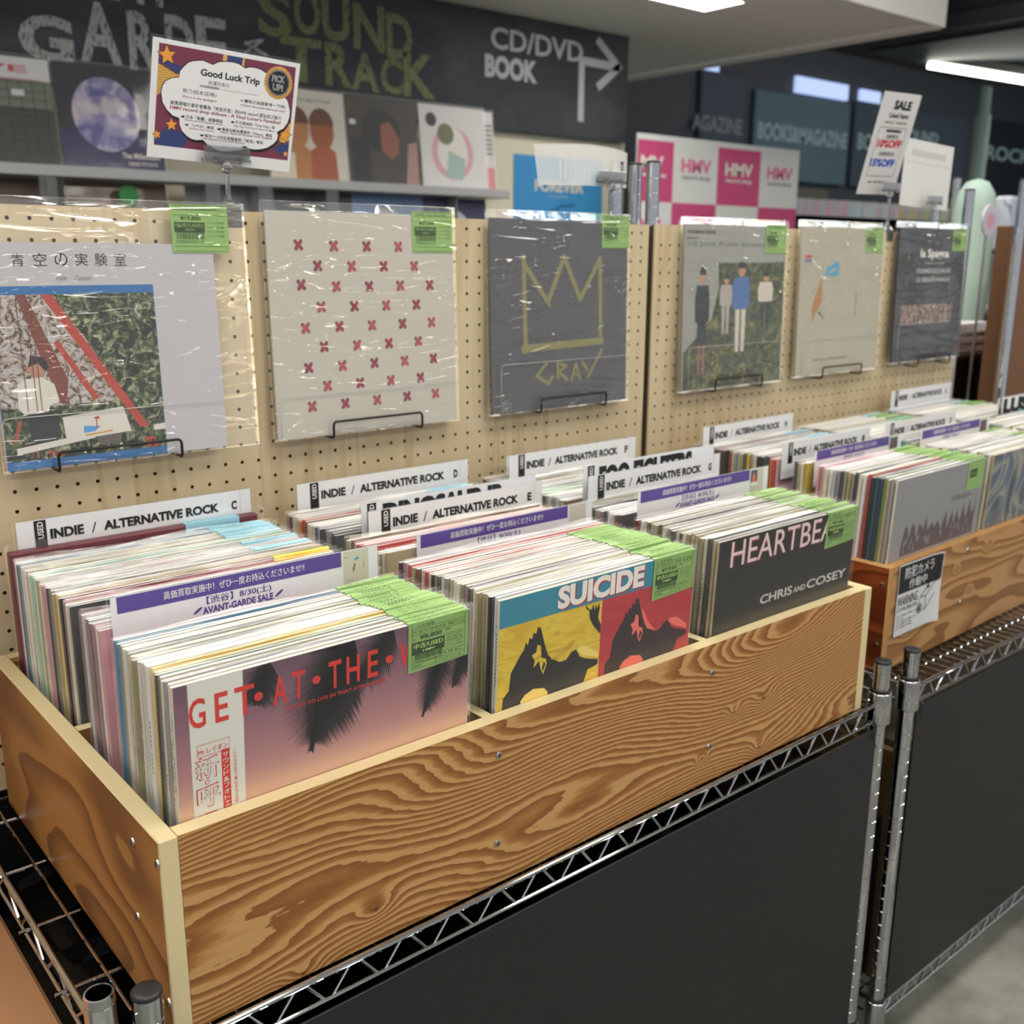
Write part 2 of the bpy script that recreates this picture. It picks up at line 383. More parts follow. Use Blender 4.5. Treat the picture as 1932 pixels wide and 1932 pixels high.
def truss(parent, p0, p1, zt, zb, nm='edge_truss', per=.0605):
    a = MB(); p0, p1 = Vector((*p0, 0)), Vector((*p1, 0)); d = (p1 - p0); Ln = d.length; d.normalize()
    a.tube((p0.x, p0.y, zt), (p1.x, p1.y, zt), .0032, 10); a.tube((p0.x, p0.y, zb), (p1.x, p1.y, zb), .0028, 10)
    pts = []; n = int(Ln / per); s = (Ln - n * per) / 2
    for k in range(n):
        q0 = p0 + d * (s + k * per)
        for f_, z in ((.06, zb + .001), (.20, zb + .0005), (.56, zt - .001), (.72, zt - .0005)): pts.append((q0.x + d.x * per * f_, q0.y + d.y * per * f_, z))
    a.path(pts, .002, 6); return a.build(nm, chrome, parent)
def rack(label, x0, x1, y0, y1, ztop_l, ztop_r, shelves, zrear, open_left=False, deck=None):
    t = thing('wire_rack', label, 'rack', (x0, y0, Z_FLOOR)); off = (-x0, -y0)
    zf = 0 - Z_FLOOR
    def X(x): return x - x0
    for x, zt in ((x0, ztop_l), (x1, ztop_r)):
        post(t, X(x), 0, .03, zt + zf, open_top=(open_left and x == x0))
        post(t, X(x), y1 - y0, .03, zrear + zf)
    for x in (x0, x1):
        for y in (y0, y1):
            a = MB(); a.lathe([(0, 0), (.016, 0), (.016, .008), (.006, .010), (.006, .03), (0, .03)], n=16); a.build('foot', chrome, t, True, loc=(X(x), y - y0, 0))
    for z in shelves:
        zz = z + zf
        truss(t, (.012, 0), (x1 - x0 - .012, 0), zz, zz - .028); truss(t, (.012, y1 - y0), (x1 - x0 - .012, y1 - y0), zz, zz - .028)
        truss(t, (.013, .010), (.013, y1 - y0 - .010), zz, zz - .028, per=.09); truss(t, (x1 - x0 - .010, .010), (x1 - x0 - .010, y1 - y0 - .010), zz, zz - .028, per=.09)
        for x in (x0, x1):
            for y in (y0, y1): collar(t, X(x), y - y0, zz - .002)
        a = MB(); n = int((x1 - x0) / .0245)
        for k in range(1 if not open_left else 2, n):
            xw = k * (x1 - x0) / n + (0 if not open_left else -.002)
            a.tube((xw, 0, zz - .004), (xw, y1 - y0, zz - .004), .0015, 5)
        a.build('deck_wires', chrome, t)
        a = MB()
        for y in (.048, .145, .265, .385, .505): a.tube((0, y, zz - .0075), (x1 - x0, y, zz - .0075), .0022, 6)
        a.build('cross_wires', chrome, t)
    return t
SZ = -.1955
RA = rack('chrome wire rack carrying the near plywood crate, black panel across its front', -.062, 1.129, -.009, .598, -.109, -.126, (SZ, -.80), .642, open_left=True)
RB = rack('chrome wire rack carrying the orange plywood crate with the warning sign', 1.215, 2.406, -.009, .587, -.128, -.128, (-.1975, -.80), .648)
t = thing('chrome_post', 'short black-capped chrome post beside the near left corner of the pale crate', 'post', (-.0275, -.0215, Z_FLOOR))
post(t, 0, 0, 0, -.118 - Z_FLOOR)
t = thing('chrome_post', 'grooved chrome post behind the pegboards, middle one of three beside the grey record', 'post', (1.2235, .640, Z_FLOOR))
post(t, 0, 0, 0, .648 - Z_FLOOR)

# black cover panels
m, N, L, b = graph('black_ribbed_sheet')
tc = N.new('ShaderNodeTexCoord'); sp = N.new('ShaderNodeSeparateXYZ'); L.new(tc.outputs['Object'], sp.inputs[0])
wv = math_n(N, L, 'SINE', math_n(N, L, 'MULTIPLY', sp.outputs['Z'], 1500)); bp = N.new('ShaderNodeBump'); bp.inputs['Strength'].default_value = .35; bp.inputs['Distance'].default_value = .0006
L.new(wv, bp.inputs['Height']); L.new(bp.outputs[0], b.inputs['Normal']); b.inputs['Base Color'].default_value = lin((26, 26, 27)); b.inputs['Roughness'].default_value = .5
panel_m = m
def cover_panel(label, x0, x1, z0, z1, y):
    t = thing('cover_panel', label, 'panel', (x0, y, z0))
    a = MB(); a.bbox(0, x1 - x0, -.0015, .0015, 0, z1 - z0, .0006); a.build('sheet', panel_m, t)
    for k in (0.012, x1 - x0 - .012):
        a = MB(); h = z1 - z0
        a.path([(k, -.003, h - .012), (k, -.005, h + .003), (k, .006, h + .013), (k, .010, h + .003), (k, .003, h - .012)], .0011, 6)
        a.tube((k, -.003, h - .012), (k + .004, -.008, h - .03), .0008, 5); a.build('cable_tie', blackplastic, t)
cover_panel('wide black ribbed plastic panel hanging below the pale crate', -.025, 1.117, -.79, -.231, -.0150)
cover_panel('black ribbed plastic panel hanging below the orange crate, at the right', 1.237, 2.385, -.79, -.232, -.0150)

# inside the racks
glossy_black = P('glossy_black_bag', (5, 5, 6), 0.22, spec=.2, bump=(22, .9))
def bag(label, x0, x1, y0, y1, z0, z1):
    q = MB(); nx, ny = 14, 10; r2 = random.Random(x0)
    H_ = [[z1 + .012 * math.sin(i * 1.9 + j) * math.cos(j * 1.3) + r2.uniform(-.004, .004) for j in range(ny + 1)] for i in range(nx + 1)]
    pt = lambda i, j, z: (x0 + (x1 - x0) * i / nx, y0 + (y1 - y0) * j / ny, z)
    for i in range(nx):
        for j in range(ny): q.face([pt(i, j, H_[i][j]), pt(i + 1, j, H_[i + 1][j]), pt(i + 1, j + 1, H_[i + 1][j + 1]), pt(i, j + 1, H_[i][j + 1])])
    for i in range(nx):
        q.face([pt(i, 0, z0), pt(i + 1, 0, z0), pt(i + 1, 0, H_[i + 1][0]), pt(i, 0, H_[i][0])]); q.face([pt(i + 1, ny, z0), pt(i, ny, z0), pt(i, ny, H_[i][ny]), pt(i + 1, ny, H_[i + 1][ny])])
    for j in range(ny):
        q.face([pt(0, j + 1, z0), pt(0, j, z0), pt(0, j, H_[0][j]), pt(0, j + 1, H_[0][j + 1])]); q.face([pt(nx, j, z0), pt(nx, j + 1, z0), pt(nx, j + 1, H_[nx][j + 1]), pt(nx, j, H_[nx][j])])
    o = q.build('storage_bag', glossy_black, None, True); tag(o, label, 'bag')
bag('glossy black storage bag under the wire shelf, left end of the near rack', -.045, .52, .02, .56, -.785, -.30)
bag('dark bag stored behind the wide black panel, right half of the near rack', .55, 1.09, .02, .56, -.785, -.30)
cardb = P('brown_cardboard', (150, 122, 84), .8)
q = MB(); q.box(-.42, .42, -.2, .2, -.19, .19); q.box(-.43, .43, -.205, -.2, .15, .19); q.box(-.43, .43, -.01, .01, .19, .193, 1)
o = q.build('storage_box', [P('grey_beige_card', (124, 114, 96), .8), P('packing_tape', (176, 150, 104), .3)], loc=(1.84, .3, -.59)); tag(o, 'beige cardboard box under the wires of the orange crate rack', 'box')
q = MB(); q.box(-.008, .008, -.25, .25, 0, .45); q.box(-.008, .03, -.25, -.235, 0, .45)
o = q.build('lower_crate_board', P('olive_brown_ply', (112, 88, 50), .7), loc=(1.285, .27, -.797)); tag(o, 'brown board end of a lower crate seen between the two black panels', 'board')
for k in range(9):
    q = MB(); q.box(0, .0045, -.155, .155, 0, .315)
    o = q.build('stored_record', P('dark_spine_%d' % (k % 3), ((24, 26, 30), (52, 54, 60), (30, 34, 48))[k % 3], .35), loc=(1.236 + k * .0046, .2, -.785)); tag(o, 'dark record on the lower shelf between the racks, %s from the left' % NTH[k], 'record', 'dark records on the lower shelf')

cover_panel('black sheet added to darken the gap behind the near rack, below the pegboard', -.60, 1.10, -.90, -.20, .615)  # added sheet that blackens the gap behind the rack
# tan box to the left of the near rack
tan_m = P('smooth_tan_board', (172, 124, 86), .55)
q = MB(); q.bbox(-.30, .317, -.345, .215, -.3, .385, .004)
o = q.build('tan_board_box', tan_m, loc=(-.372, .36, -.63)); tag(o, 'smooth tan board box standing left of the near wire rack', 'box')

# ------------------------------------------------------------------ pegboards
m, N, L, b = graph('pale_pegboard_veneer')
n1 = noise(N, L, mapped(N, L, (14, 5, .9)), 1.0, 3, .55); n2 = noise(N, L, mapped(N, L, (160, 5, 3)), 1.0, 3, .6)
c_ = ramp(N, L, n1, [(.3, (200, 182, 148)), (.5, (212, 195, 162)), (.56, (194, 172, 134)), (.6, (210, 193, 160)), (.75, (202, 183, 150))])
L.new(mixc(N, L, math_n(N, L, 'MULTIPLY', n2, .25), c_, (190, 164, 120)), b.inputs['Base Color']); b.inputs['Roughness'].default_value = .55
peg_m = m
def pegboard(label, x0, x1, z0, z1, y, hx, hz, p=.025, t=.004, r=.0026):
    root = thing('pegboard', label, 'pegboard', (x0, y, z0))
    a = MB(); vid = {}
    def V(x, yy, z):
        k = (round(x, 5), round(yy, 5), round(z, 5))
        if k not in vid: vid[k] = len(a.v); a.v.append((x - x0, yy, z - z0))
        return vid[k]
    i0 = math.ceil((x0 + p / 2 - hx) / p); i1 = math.floor((x1 - p / 2 - hx) / p); j0 = math.ceil((z0 + p / 2 - hz) / p); j1 = math.floor((z1 - p / 2 - hz) / p)
    h = p / 2
    for i in range(i0, i1 + 1):
        for j in range(j0, j1 + 1):
            cx, cz = hx + i * p, hz + j * p
            sq = [(cx + h * a_, cz + h * b_) for a_, b_ in ((-1, -1), (0, -1), (1, -1), (1, 0), (1, 1), (0, 1), (-1, 1), (-1, 0))]
            rg = [(cx + r * math.cos(math.radians(225 + 45 * k)), cz + r * math.sin(math.radians(225 + 45 * k))) for k in range(8)]
            for k in range(8):
                n_ = (k + 1) % 8
                a.f.append((V(sq[k][0], 0, sq[k][1]), V(sq[n_][0], 0, sq[n_][1]), V(rg[n_][0], 0, rg[n_][1]), V(rg[k][0], 0, rg[k][1]))); a.m.append(0)
                a.f.append((V(rg[k][0], 0, rg[k][1]), V(rg[n_][0], 0, rg[n_][1]), V(rg[n_][0], t, rg[n_][1]), V(rg[k][0], t, rg[k][1]))); a.m.append(1)
    ex0, ex1 = hx + i0 * p - h, hx + i1 * p + h; ez0, ez1 = hz + j0 * p - h, hz + j1 * p + h
    for (u0, u1, w0, w1) in ((x0, ex0, z0, z1), (ex1, x1, z0, z1), (ex0, ex1, z0, ez0), (ex0, ex1, ez1, z1)):
        a.face([(u0 - x0, 0, w0 - z0), (u1 - x0, 0, w0 - z0), (u1 - x0, 0, w1 - z0), (u0 - x0, 0, w1 - z0)])
    W, H = x1 - x0, z1 - z0
    a.face([(0, 0, 0), (0, 0, H), (0, t, H), (0, t, 0)]); a.face([(W, 0, 0), (W, t, 0), (W, t, H), (W, 0, H)]); a.face([(0, 0, H), (W, 0, H), (W, t, H), (0, t, H)])
    a.build('perforated_sheet', [peg_m, P('drilled_hole_wall', (96, 70, 44), .8)], root)
    a = MB(); a.box(.001, W - .001, t + .0002, t + .012, .001, H - .004); a.build('backing_board', P('dark_hardboard_back', (74, 56, 40), .8), root)
    return root
PY = .5553
pegboard('pale wooden pegboard holding the three nearest wall records', -.42, 1.1745, -.19, .5355, PY, .380, .1702)
pegboard('pale wooden pegboard holding the three far wall records, right of the chrome posts', 1.1915, 2.352, -.19, .5365, PY, .3838, .1745)
# ------------------------------------------------------------------ records in the crates
PAL = {'cream': (214, 208, 186), 'white': (228, 228, 226), 'grey': (150, 150, 150), 'dark grey': (70, 72, 74), 'black': (26, 26, 30), 'olive': (150, 146, 112), 'khaki': (176, 164, 128),
       'yellow': (222, 182, 36), 'mustard': (180, 160, 60), 'blue': (74, 128, 160), 'navy': (40, 50, 92), 'pink': (206, 154, 162), 'mauve': (150, 116, 128), 'burgundy': (112, 28, 44),
       'red': (190, 66, 60), 'green': (96, 142, 56), 'teal': (28, 88, 100), 'brown': (120, 84, 62), 'orange': (226, 132, 50), 'seafoam': (150, 206, 182), 'light grey': (192, 194, 196), 'rust': (150, 74, 50), 'purple': (92, 80, 140)}
def pm(n): return P('card_' + n.replace(' ', '_'), PAL[n], .45)
def glare_top_mat(n):
    k = 'card_edge_glare_' + n.replace(' ', '_')
    if k in MATS: return MATS[k]
    c = PAL[n]; c2 = tuple(int(v * .5 + 206 * .5) for v in c)  # sleeve glare painted in: card colour paled, then whitish streaks
    m, N, L, b = graph(k)
    f = noise(N, L, mapped(N, L, (9, 900, 40)), 1.0, 3, .6)
    L.new(ramp(N, L, f, [(.36, tuple(int(v * .8) for v in c)), (.48, c2), (.64, (226, 226, 226))]), b.inputs['Base Color']); b.inputs['Roughness'].default_value = .35
    return m
def ordinal(n): return '%d%s' % (n, 'th' if 10 <= n % 100 <= 20 else {1: 'st', 2: 'nd', 3: 'rd'}.get(n % 10, 'th'))
JW = .315
JM = {}
def jacket(t, spine, top, h=JW):
    k = (round(t, 4), spine, top, h)
    if k not in JM:
        a = MB(); c = .0012
        # rounded spine: three narrow facets on the left
        xs = [(0.0, t * .3), (0.0, t * .7)]
        y0, y1 = 0, t
        pf = [(c, 0), (JW, 0), (JW, t), (c, t), (0, t * .72), (0, t * .28)]
        a.face([(x, y, h) for x, y in pf], 2); a.face([(x, y, 0) for x, y in pf][::-1], 1)
        ms = [0, 0, 0, 1, 1, 1]
        for q in range(6):
            p, n_ = pf[q], pf[(q + 1) % 6]; a.face([(p[0], p[1], 0), (n_[0], n_[1], 0), (n_[0], n_[1], h), (p[0], p[1], h)], ms[q])
        # printed band and title marks on the spine
        r2 = random.Random(hash(k) & 0xffff)
        if r2.random() < .5:
            z = h * r2.uniform(.55, .7)
            for q in range(r2.randint(8, 20)):
                zz = z + q * .0045
                if zz < h - .01 and r2.random() < .8: a.face([(-.0002, t * .36, zz), (-.0002, t * .64, zz), (-.0002, t * .64, zz + .0028), (-.0002, t * .36, zz + .0028)][::-1], 3)
        JM[k] = a.mesh('jacket', [pm(spine), pm(spine), glare_top_mat(top), P('spine_print', (90, 84, 80) if spine not in ('black', 'dark grey', 'navy', 'teal') else (200, 200, 200), .6)])
    return JM[k]
SM = {}
def sleeve(t, v, h=JW):
    k = (round(t, 3), v, h)
    if k not in SM:
        r2 = random.Random(v * 31 + 5); a = MB(); n = 14; g = .0011; prof = []
        ph = r2.uniform(0, 6); am = r2.uniform(.0008, .0024)
        rows = []
        for i in range(n + 1):
            x = -.0015 + (.3245) * i / n; dz = am * math.sin(x * 34 + ph) + r2.uniform(-.0007, .0007); dy = .0003 * math.sin(x * 60 + ph * 2)
            fl = .0008 * (i / n) ** 6
            rows.append([(x, -g, -.0008), (x, -g + dy * .4 - fl, h * .85), (x, -g + dy, h + .0006), (x, t * .25 + dy, h + .0038 + dz), (x, t * .75 + dy, h + .0036 + dz), (x, t + g + dy, h + .0002), (x, t + g, h * .85), (x, t + g, -.0008)])
        for i in range(n):
            for j in range(7): a.face([rows[i][j], rows[i + 1][j], rows[i + 1][j + 1], rows[i][j + 1]])
        a.face(rows[0])
        me = a.mesh('plastic_sleeve', [sleeve_m]); SM[k] = me
        if hasattr(me, 'shade_smooth'): me.shade_smooth()
    return SM[k]
TM = {}
def tag_mesh(t, col):
    k = (round(t, 3), col.name)
    if k not in TM:
        a = MB(); x0, x1, h = .2385, .3125, JW; y0, y1 = -.00045, t + .00045
        a.face([(x0, y0, h - .052), (x1, y0, h - .049), (x1, y0, h + .0012), (x0, y0, h + .0012)])
        a.face([(x0, y0, h + .0012), (x1, y0, h + .0012), (x1, y1, h + .0016), (x0, y1, h + .0016)])
        a.face([(x0, y1, h + .0016), (x1, y1, h + .0016), (x1, y1, h - .02), (x0, y1, h - .02)])
        r2 = random.Random(int(t * 1e5))
        for q in range(9):
            if r2.random() < .75: a.face([(x0 + .012 + q * .0042, y0 + .0006 + t * .35, h + .0022), (x0 + .0148 + q * .0042, y0 + .0006 + t * .35, h + .0022), (x0 + .0148 + q * .0042, y0 + t * .7, h + .0022), (x0 + .012 + q * .0042, y0 + t * .7, h + .0022)], 1)
        TM[k] = a.mesh('price_tag', [col, green_ink])
    return TM[k]
def tag_print(lines, price):
    """printing of a used-record price tag, drawn on a 74 x 52 mm slip (local: jacket coordinates)"""
    a = MB(); y = -.00062; y2 = -.00075; x0, x1, zt, zb = .2405, .3105, .314, .266
    W, H = x1 - x0, zt - zb; R_ = lambda u0, v0, u1, v1, yy=y, m=0: a.rect(x0 + u0 * W, zb + v0 * H, x0 + u1 * W, zb + v1 * H, yy, m)
    T = lambda s, u0, v0, u1, v1, m=0, b=.0, yy=y: a.text(s, x0 + u0 * W, zb + v0 * H, x0 + u1 * W, zb + v1 * H, yy, m, b)
    lw = .007
    for v in (.90, .77, .13, .02): R_(.03, v, .97, v + lw)
    R_(.03, .60, .20, .60 + lw); R_(.55, .62, .97, .62 + lw); R_(.03, .02, .03 + .006, 1); R_(.964, .02, .97, 1); R_(.45, .02, .456, .26); R_(.45, .26, .97, .26 + lw)
    T(lines[0], .12, .92, .42, .985); T(lines[1], .14, .80, .95, .875); T('¥' + price, .16, .635, .55, .745, 0, .03)
    T('税込', .05, .65, .11, .69); T('品名', .05, .82, .11, .86); T('税抜', .62, .70, .71, .745)
    R_(.03, .33, .60, .60, y, 0)
    T('中古/USED', .06, .455, .57, .575, 1, .01, y2); T('HMV', .22, .365, .43, .42, 1, .01, y2)
    r2 = random.Random(3); u = .08
    while u < .56:
        w_ = r2.choice((.006, .010, .016)); R_(u, .20, u + w_, .34); u += w_ + r2.choice((.006, .009))
    T('770063824620', .05, .135, .56, .18); T('20401', .05, .05, .2, .1)
    for k_, s in enumerate(('ジャケット日ヤ汚れ', '盤日一番付き帯し', '30折れ目有り盤', 'ライナー付きシ', 'ケットすれ見本')): T(s, .64, .56 - k_ * .062, .93, .605 - k_ * .062)
    T('S A AB B C', .52, .17, .92, .235); T('ジャケット A', .48, .045, .9, .105)
    return a
def record(x, y, z, t, spine, top, label, group, v=0, tagc=None, tz=0.0, rx=0.0, bare=False, parent_loc=None):
    r = thing('record', label, 'record', (x, y, z), 0, group, rot=(rx, 0, tz))
    link('jacket', jacket(t, spine, top), r)
    if not bare: link('plastic_sleeve', sleeve(t, v), r)
    if tagc is not None: link('price_tag', tag_mesh(t, tagc), r)
    return r

def fill_bin(x0, ya, yb, zb, bin_name, seq, tops, tag_of, grp, cards=(), front_cover=None, seed=0, pitch=.0026, R=None, fwd=0.0, zh=.187):
    """records packed front to back; gaps are left where the header cards stand"""
    r2 = random.Random(seed); y = ya; k = 0; n_ = 0; out = []
    cards = sorted(cards)
    while True:
        t = r2.choice((.0036, .0040, .0044, .0048, .0054)) if k else .0040
        sh = math.tan(fwd) * zh if (fwd and y < cards[0]) else 0.0
        for ci, cy in enumerate(cards):
            if y + sh - .001 < cy + .0025 and y + sh + t + .002 > cy - .001: y = cy + .0045; sh = 0.0
        if y + t > yb: break
        tilt = fwd if sh else 0.0
        s = seq[k] if k < len(seq) else r2.choice(seq[-6:]); tp = tops.get(k, s if r2.random() < .35 else r2.choice(('white', 'light grey', 'grey', 'cream', 'white', 'light grey', 'dark grey')))
        n_ += 1
        lab = '%s sleeved record, %s from the front of %s' % (s, ordinal(n_), bin_name)
        tc = tag_of(y, k)
        dx = 0 if k == 0 else r2.uniform(-.0022, .0022); dz = 0 if k == 0 else r2.uniform(-.0015, .0025)
        p = (x0 + dx, y + sh, zb + dz)
        if R is not None:
            w_ = R @ Vector(p); q = record(w_.x, w_.y, w_.z, t, s, tp, lab, grp, r2.randint(0, 5), tc, BR, tilt)
        else: q = record(*p, t, s, tp, lab, grp, r2.randint(0, 5), tc, tz=0 if k == 0 else r2.uniform(-.004, .004), rx=tilt)
        out.append((q, t)); y += t + pitch; k += 1
    return out

cr = random.Random(11)
def mix(base, n=45):
    out = list(base)
    while len(out) < n: out.append(cr.choice(('cream', 'cream', 'white', 'light grey', 'olive', 'khaki', 'grey', 'grey', 'dark grey', 'black', 'mauve', 'pink', 'blue', 'brown', 'burgundy', 'khaki', 'olive', 'light grey')))
    return out
ZB = -.1865
gt = lambda lim: (lambda y, k: green_tag if y < lim else None)
b1 = fill_bin(.0265, .0192, .2555, ZB, 'the near crate\'s front left bin', mix(['cream', 'cream', 'grey', 'cream', 'khaki', 'dark grey', 'grey', 'yellow', 'white', 'cream', 'light grey', 'cream', 'olive', 'cream', 'khaki', 'light grey', 'cream', 'olive', 'blue', 'blue', 'pink', 'pink', 'mauve', 'cream', 'mauve', 'dark grey', 'grey']),
              {0: 'white', 5: 'green', 6: 'yellow', 8: 'white', 9: 'white', 12: 'dark grey', 14: 'teal', 15: 'cream'}, gt(.172), 'records in the front left bin of the near crate', (.178,), seed=1, fwd=math.radians(2.8))
b2 = fill_bin(.3805, .0192, .2555, ZB, 'the near crate\'s front middle bin', mix(['cream', 'light grey', 'black', 'khaki', 'olive', 'khaki', 'cream', 'dark grey', 'mauve', 'olive', 'white', 'cream', 'khaki', 'grey', 'cream', 'dark grey', 'olive', 'black', 'cream', 'red', 'cream', 'brown', 'khaki', 'red', 'pink', 'grey']),
              {0: 'cream', 1: 'white', 3: 'khaki', 16: 'red', 19: 'red', 22: 'red'}, gt(.17), 'records in the front middle bin of the near crate', (.2245,), seed=2, fwd=math.radians(2.8))
b3 = fill_bin(.7405, .0192, .2555, ZB, 'the near crate\'s front right bin', mix(['khaki', 'khaki', 'dark grey', 'cream', 'olive', 'khaki', 'khaki', 'olive', 'cream', 'black', 'cream', 'dark grey', 'grey', 'cream', 'black', 'khaki', 'olive', 'dark grey', 'cream']),
              {0: 'dark grey', 1: 'navy', 2: 'white'}, lambda y, k: green_tag if y < .165 and k % 3 != 1 else None, 'records in the front right bin of the near crate', (.182,), seed=3, fwd=math.radians(2.8))
def back_tags(cut, seed):
    r3 = random.Random(seed)
    def f(y, k):
        if y > cut: return blue_tag
        if k == 2: return P('orange_tag_paper', (240, 170, 60), .6)
        if k == 3: return P('yellow_tag_paper', (240, 226, 90), .6)
        return blue_tag if r3.random() < .12 else None
    return f
b4 = fill_bin(.0265, .2745, .4870, ZB, 'the near crate\'s rear left bin', mix(['dark grey', 'cream', 'red', 'burgundy', 'black', 'dark grey', 'mustard', 'yellow', 'khaki', 'brown', 'grey', 'dark grey', 'cream', 'pink', 'cream', 'white', 'olive', 'cream', 'grey', 'seafoam', 'cream', 'cream', 'olive', 'white', 'cream', 'khaki'], 40),
              {4: 'pink', 9: 'seafoam', 10: 'pink', 13: 'burgundy', 18: 'purple', 22: 'mustard'}, back_tags(.432, 1), 'records in the rear left bin of the near crate', (), seed=4)
b5 = fill_bin(.3805, .2745, .4860, ZB, 'the near crate\'s rear middle bin', mix(['red', 'pink', 'rust', 'red', 'cream', 'brown', 'cream', 'khaki', 'dark grey', 'black', 'grey', 'grey', 'dark grey', 'black', 'light grey', 'purple', 'cream', 'cream', 'cream', 'brown', 'red', 'orange'], 40),
              {0: 'red', 2: 'red', 20: 'rust', 21: 'red'}, lambda y, k: blue_tag if y > .46 else None, 'records in the rear middle bin of the near crate', (.335, .3445), seed=5, fwd=math.radians(1.8))
b6 = fill_bin(.7405, .2745, .5000, ZB, 'the near crate\'s rear right bin', mix(['cream', 'brown', 'grey', 'olive', 'light grey', 'grey', 'cream', 'grey', 'dark grey', 'green', 'seafoam', 'cream', 'grey', 'grey', 'white'], 40),
              {1: 'grey', 11: 'seafoam', 12: 'green'}, lambda y, k: None, 'records in the rear right bin of the near crate', (.283, .2925, .472), seed=6)
# thick burgundy box set at the very back of the rear left bin
t = thing('record_box_set', 'thick burgundy box set under the header card lettered C, pale blue tag over its edge', 'record', (.0255, .4905, ZB))
a = MB(); a.bbox(0, .318, 0, .0155, 0, .322, .002); a.build('box', P('burgundy_cloth_box', (104, 24, 40), .4), t)
a = MB(); a.face([(.215, -.0006, .285), (.29, -.0006, .285), (.29, -.0006, .3228), (.215, -.0006, .3228)]); a.face([(.215, -.0006, .3228), (.29, -.0006, .3228), (.29, .0160, .3228), (.215, .0160, .3228)])
a.text('CHOLO VISCERAL', .225, .311, .262, .3145, -.0009, 1); a.rect(.22, .317, .287, .3173, -.0009, 1); a.build('price_tag', [blue_tag, ink], t)
a = MB(); a.bbox(-.002, .329, -.0018, .0172, -.0004, .331, .004); a.build('plastic_sleeve', sleeve_m, t)

# --- covers of the three front records
sky_m, N, L, b = graph('dusk_sky_print')
tc = N.new('ShaderNodeTexCoord'); sp = N.new('ShaderNodeSeparateXYZ'); L.new(tc.outputs['Object'], sp.inputs[0])
L.new(ramp(N, L, math_n(N, L, 'MULTIPLY', sp.outputs['Z'], 1 / JW), [(.45, (226, 178, 140)), (.62, (214, 168, 146)), (.70, (186, 132, 132)), (.85, (142, 98, 112)), (1.0, (104, 74, 92))]), b.inputs['Base Color']); b.inputs['Roughness'].default_value = .4
q, t_ = b1[0]; q['label'] = 'front record with palm fronds on pink dusk sky, red letters, white side strip'
del q['group']
J = JW; a = MB(); y = -.0002
a.rect(.001, .001, J - .0005, J - .0005, y, 0)
a.poly([(.0145 * 1, .0), (.060, .0), (.0640, J - .0004), (.0135, J - .0004)], y * 1.5, 1)
yy = y * 2
def frond(p0, p1, p2, wid, n=46, s=1.0, sides=(1, -1)):
    ra = random.Random(int(p0[0] * 1e4))
    pt = lambda t: tuple((1 - t) ** 2 * p0[i] + 2 * t * (1 - t) * p1[i] + t * t * p2[i] for i in (0, 1))
    for k in range(n):
        t = k / n; A_ = pt(t); B_ = pt(min(t + .02, 1)); d = (B_[0] - A_[0], B_[1] - A_[1]); l = math.hypot(*d); d = (d[0] / l, d[1] / l)
        wl = wid * (math.sin(math.pi * min(1, (t * .85 + .22))) ** .7 + .15) * ra.uniform(.8, 1.1)
        for sd in sides:
            nx, nz = -d[1] * sd, d[0] * sd; ang = .55 + .55 * (1 - t)
            vx, vz = (d[0] * (1 - ang * .5) + nx * ang, d[1] * (1 - ang * .5) + nz * ang); q_ = math.hypot(vx, vz); vx, vz = vx / q_ * wl, vz / q_ * wl - wl * .25
            e = .0024
            pts = [(A_[0] * J - d[0] * e, A_[1] * J - d[1] * e), ((A_[0] + vx * .5) * J - d[0] * e * .5, (A_[1] + vz * .5) * J), ((A_[0] + vx) * J, (A_[1] + vz) * J), (A_[0] * J + d[0] * e * 1.3, A_[1] * J + d[1] * e * 1.3)]
            pts = [(min(max(x_, .064 if x_ < .13 else 0), J - .001), min(z_, J - .0008)) for x_, z_ in pts]
            a.poly(pts, yy, 2)
    for k in range(12):
        A_, B_ = pt(k / 12), pt((k + 1) / 12); a.poly([(A_[0] * J - .0012, A_[1] * J), (A_[0] * J + .0012, A_[1] * J), (B_[0] * J + .0008, B_[1] * J), (B_[0] * J - .0008, B_[1] * J)], yy, 2)
frond((.56, 1.0), (.46, .92), (.41, .685), .15, 78)
frond((.70, .995), (.62, .93), (.575, .86), .09, 26)
frond((.885, .90), (.87, .82), (.815, .672), .075, 36)
frond((.985, .90), (.965, .82), (.935, .74), .06, 22)
frond((.285, 1.0), (.25, .95), (.235, .885), .075, 24)
yy = y * 3
for s_, u0, u1 in (('G', .043, .091), ('E', .118, .157), ('T', .176, .236), ('A', .292, .338), ('T', .353, .396), ('T', .474, .517), ('H', .535, .581), ('E', .609, .646), ('W', .722, .80)):
    a.text(s_, u0 * J, .862 * J, u1 * J, .951 * J, yy, 3, .015)
for u in (.248, .433, .687): a.disc(u * J, .906 * J, .0042, yy, 3, 16)
a.text('I’D LIKE TO LIVE IN THAT ATMOSPHERE', .332 * J, .835 * J, .678 * J, .847 * J, yy, 3, .01)
a.rect(.130 * J, .50 * J, .155 * J, .776 * J, y * 2.4, 3)
for k, ch in enumerate('サウンド&フォトエッセイ、オ'): a.text(ch, .134 * J, (.752 - k * .0195) * J, .151 * J, (.767 - k * .0195) * J, yy, 1, .01)
for k, ch in enumerate('こんな空気で暮らそうよ。'): a.text(ch, .165 * J, (.753 - k * .014) * J, .176 * J, (.764 - k * .014) * J, yy, 3, 0)
a.text('Mr.レイダン', .064 * J, .779 * J, .150 * J, .797 * J, yy, 3, .01)
for (u0, v0, u1, v1) in ((.060, .772, .156, .7735), (.060, .808, .156, .8095), (.060, .772, .0612, .808), (.155, .772, .156, .808)): a.rect(u0 * J, v0 * J, u1 * J, v1 * J, yy, 3)
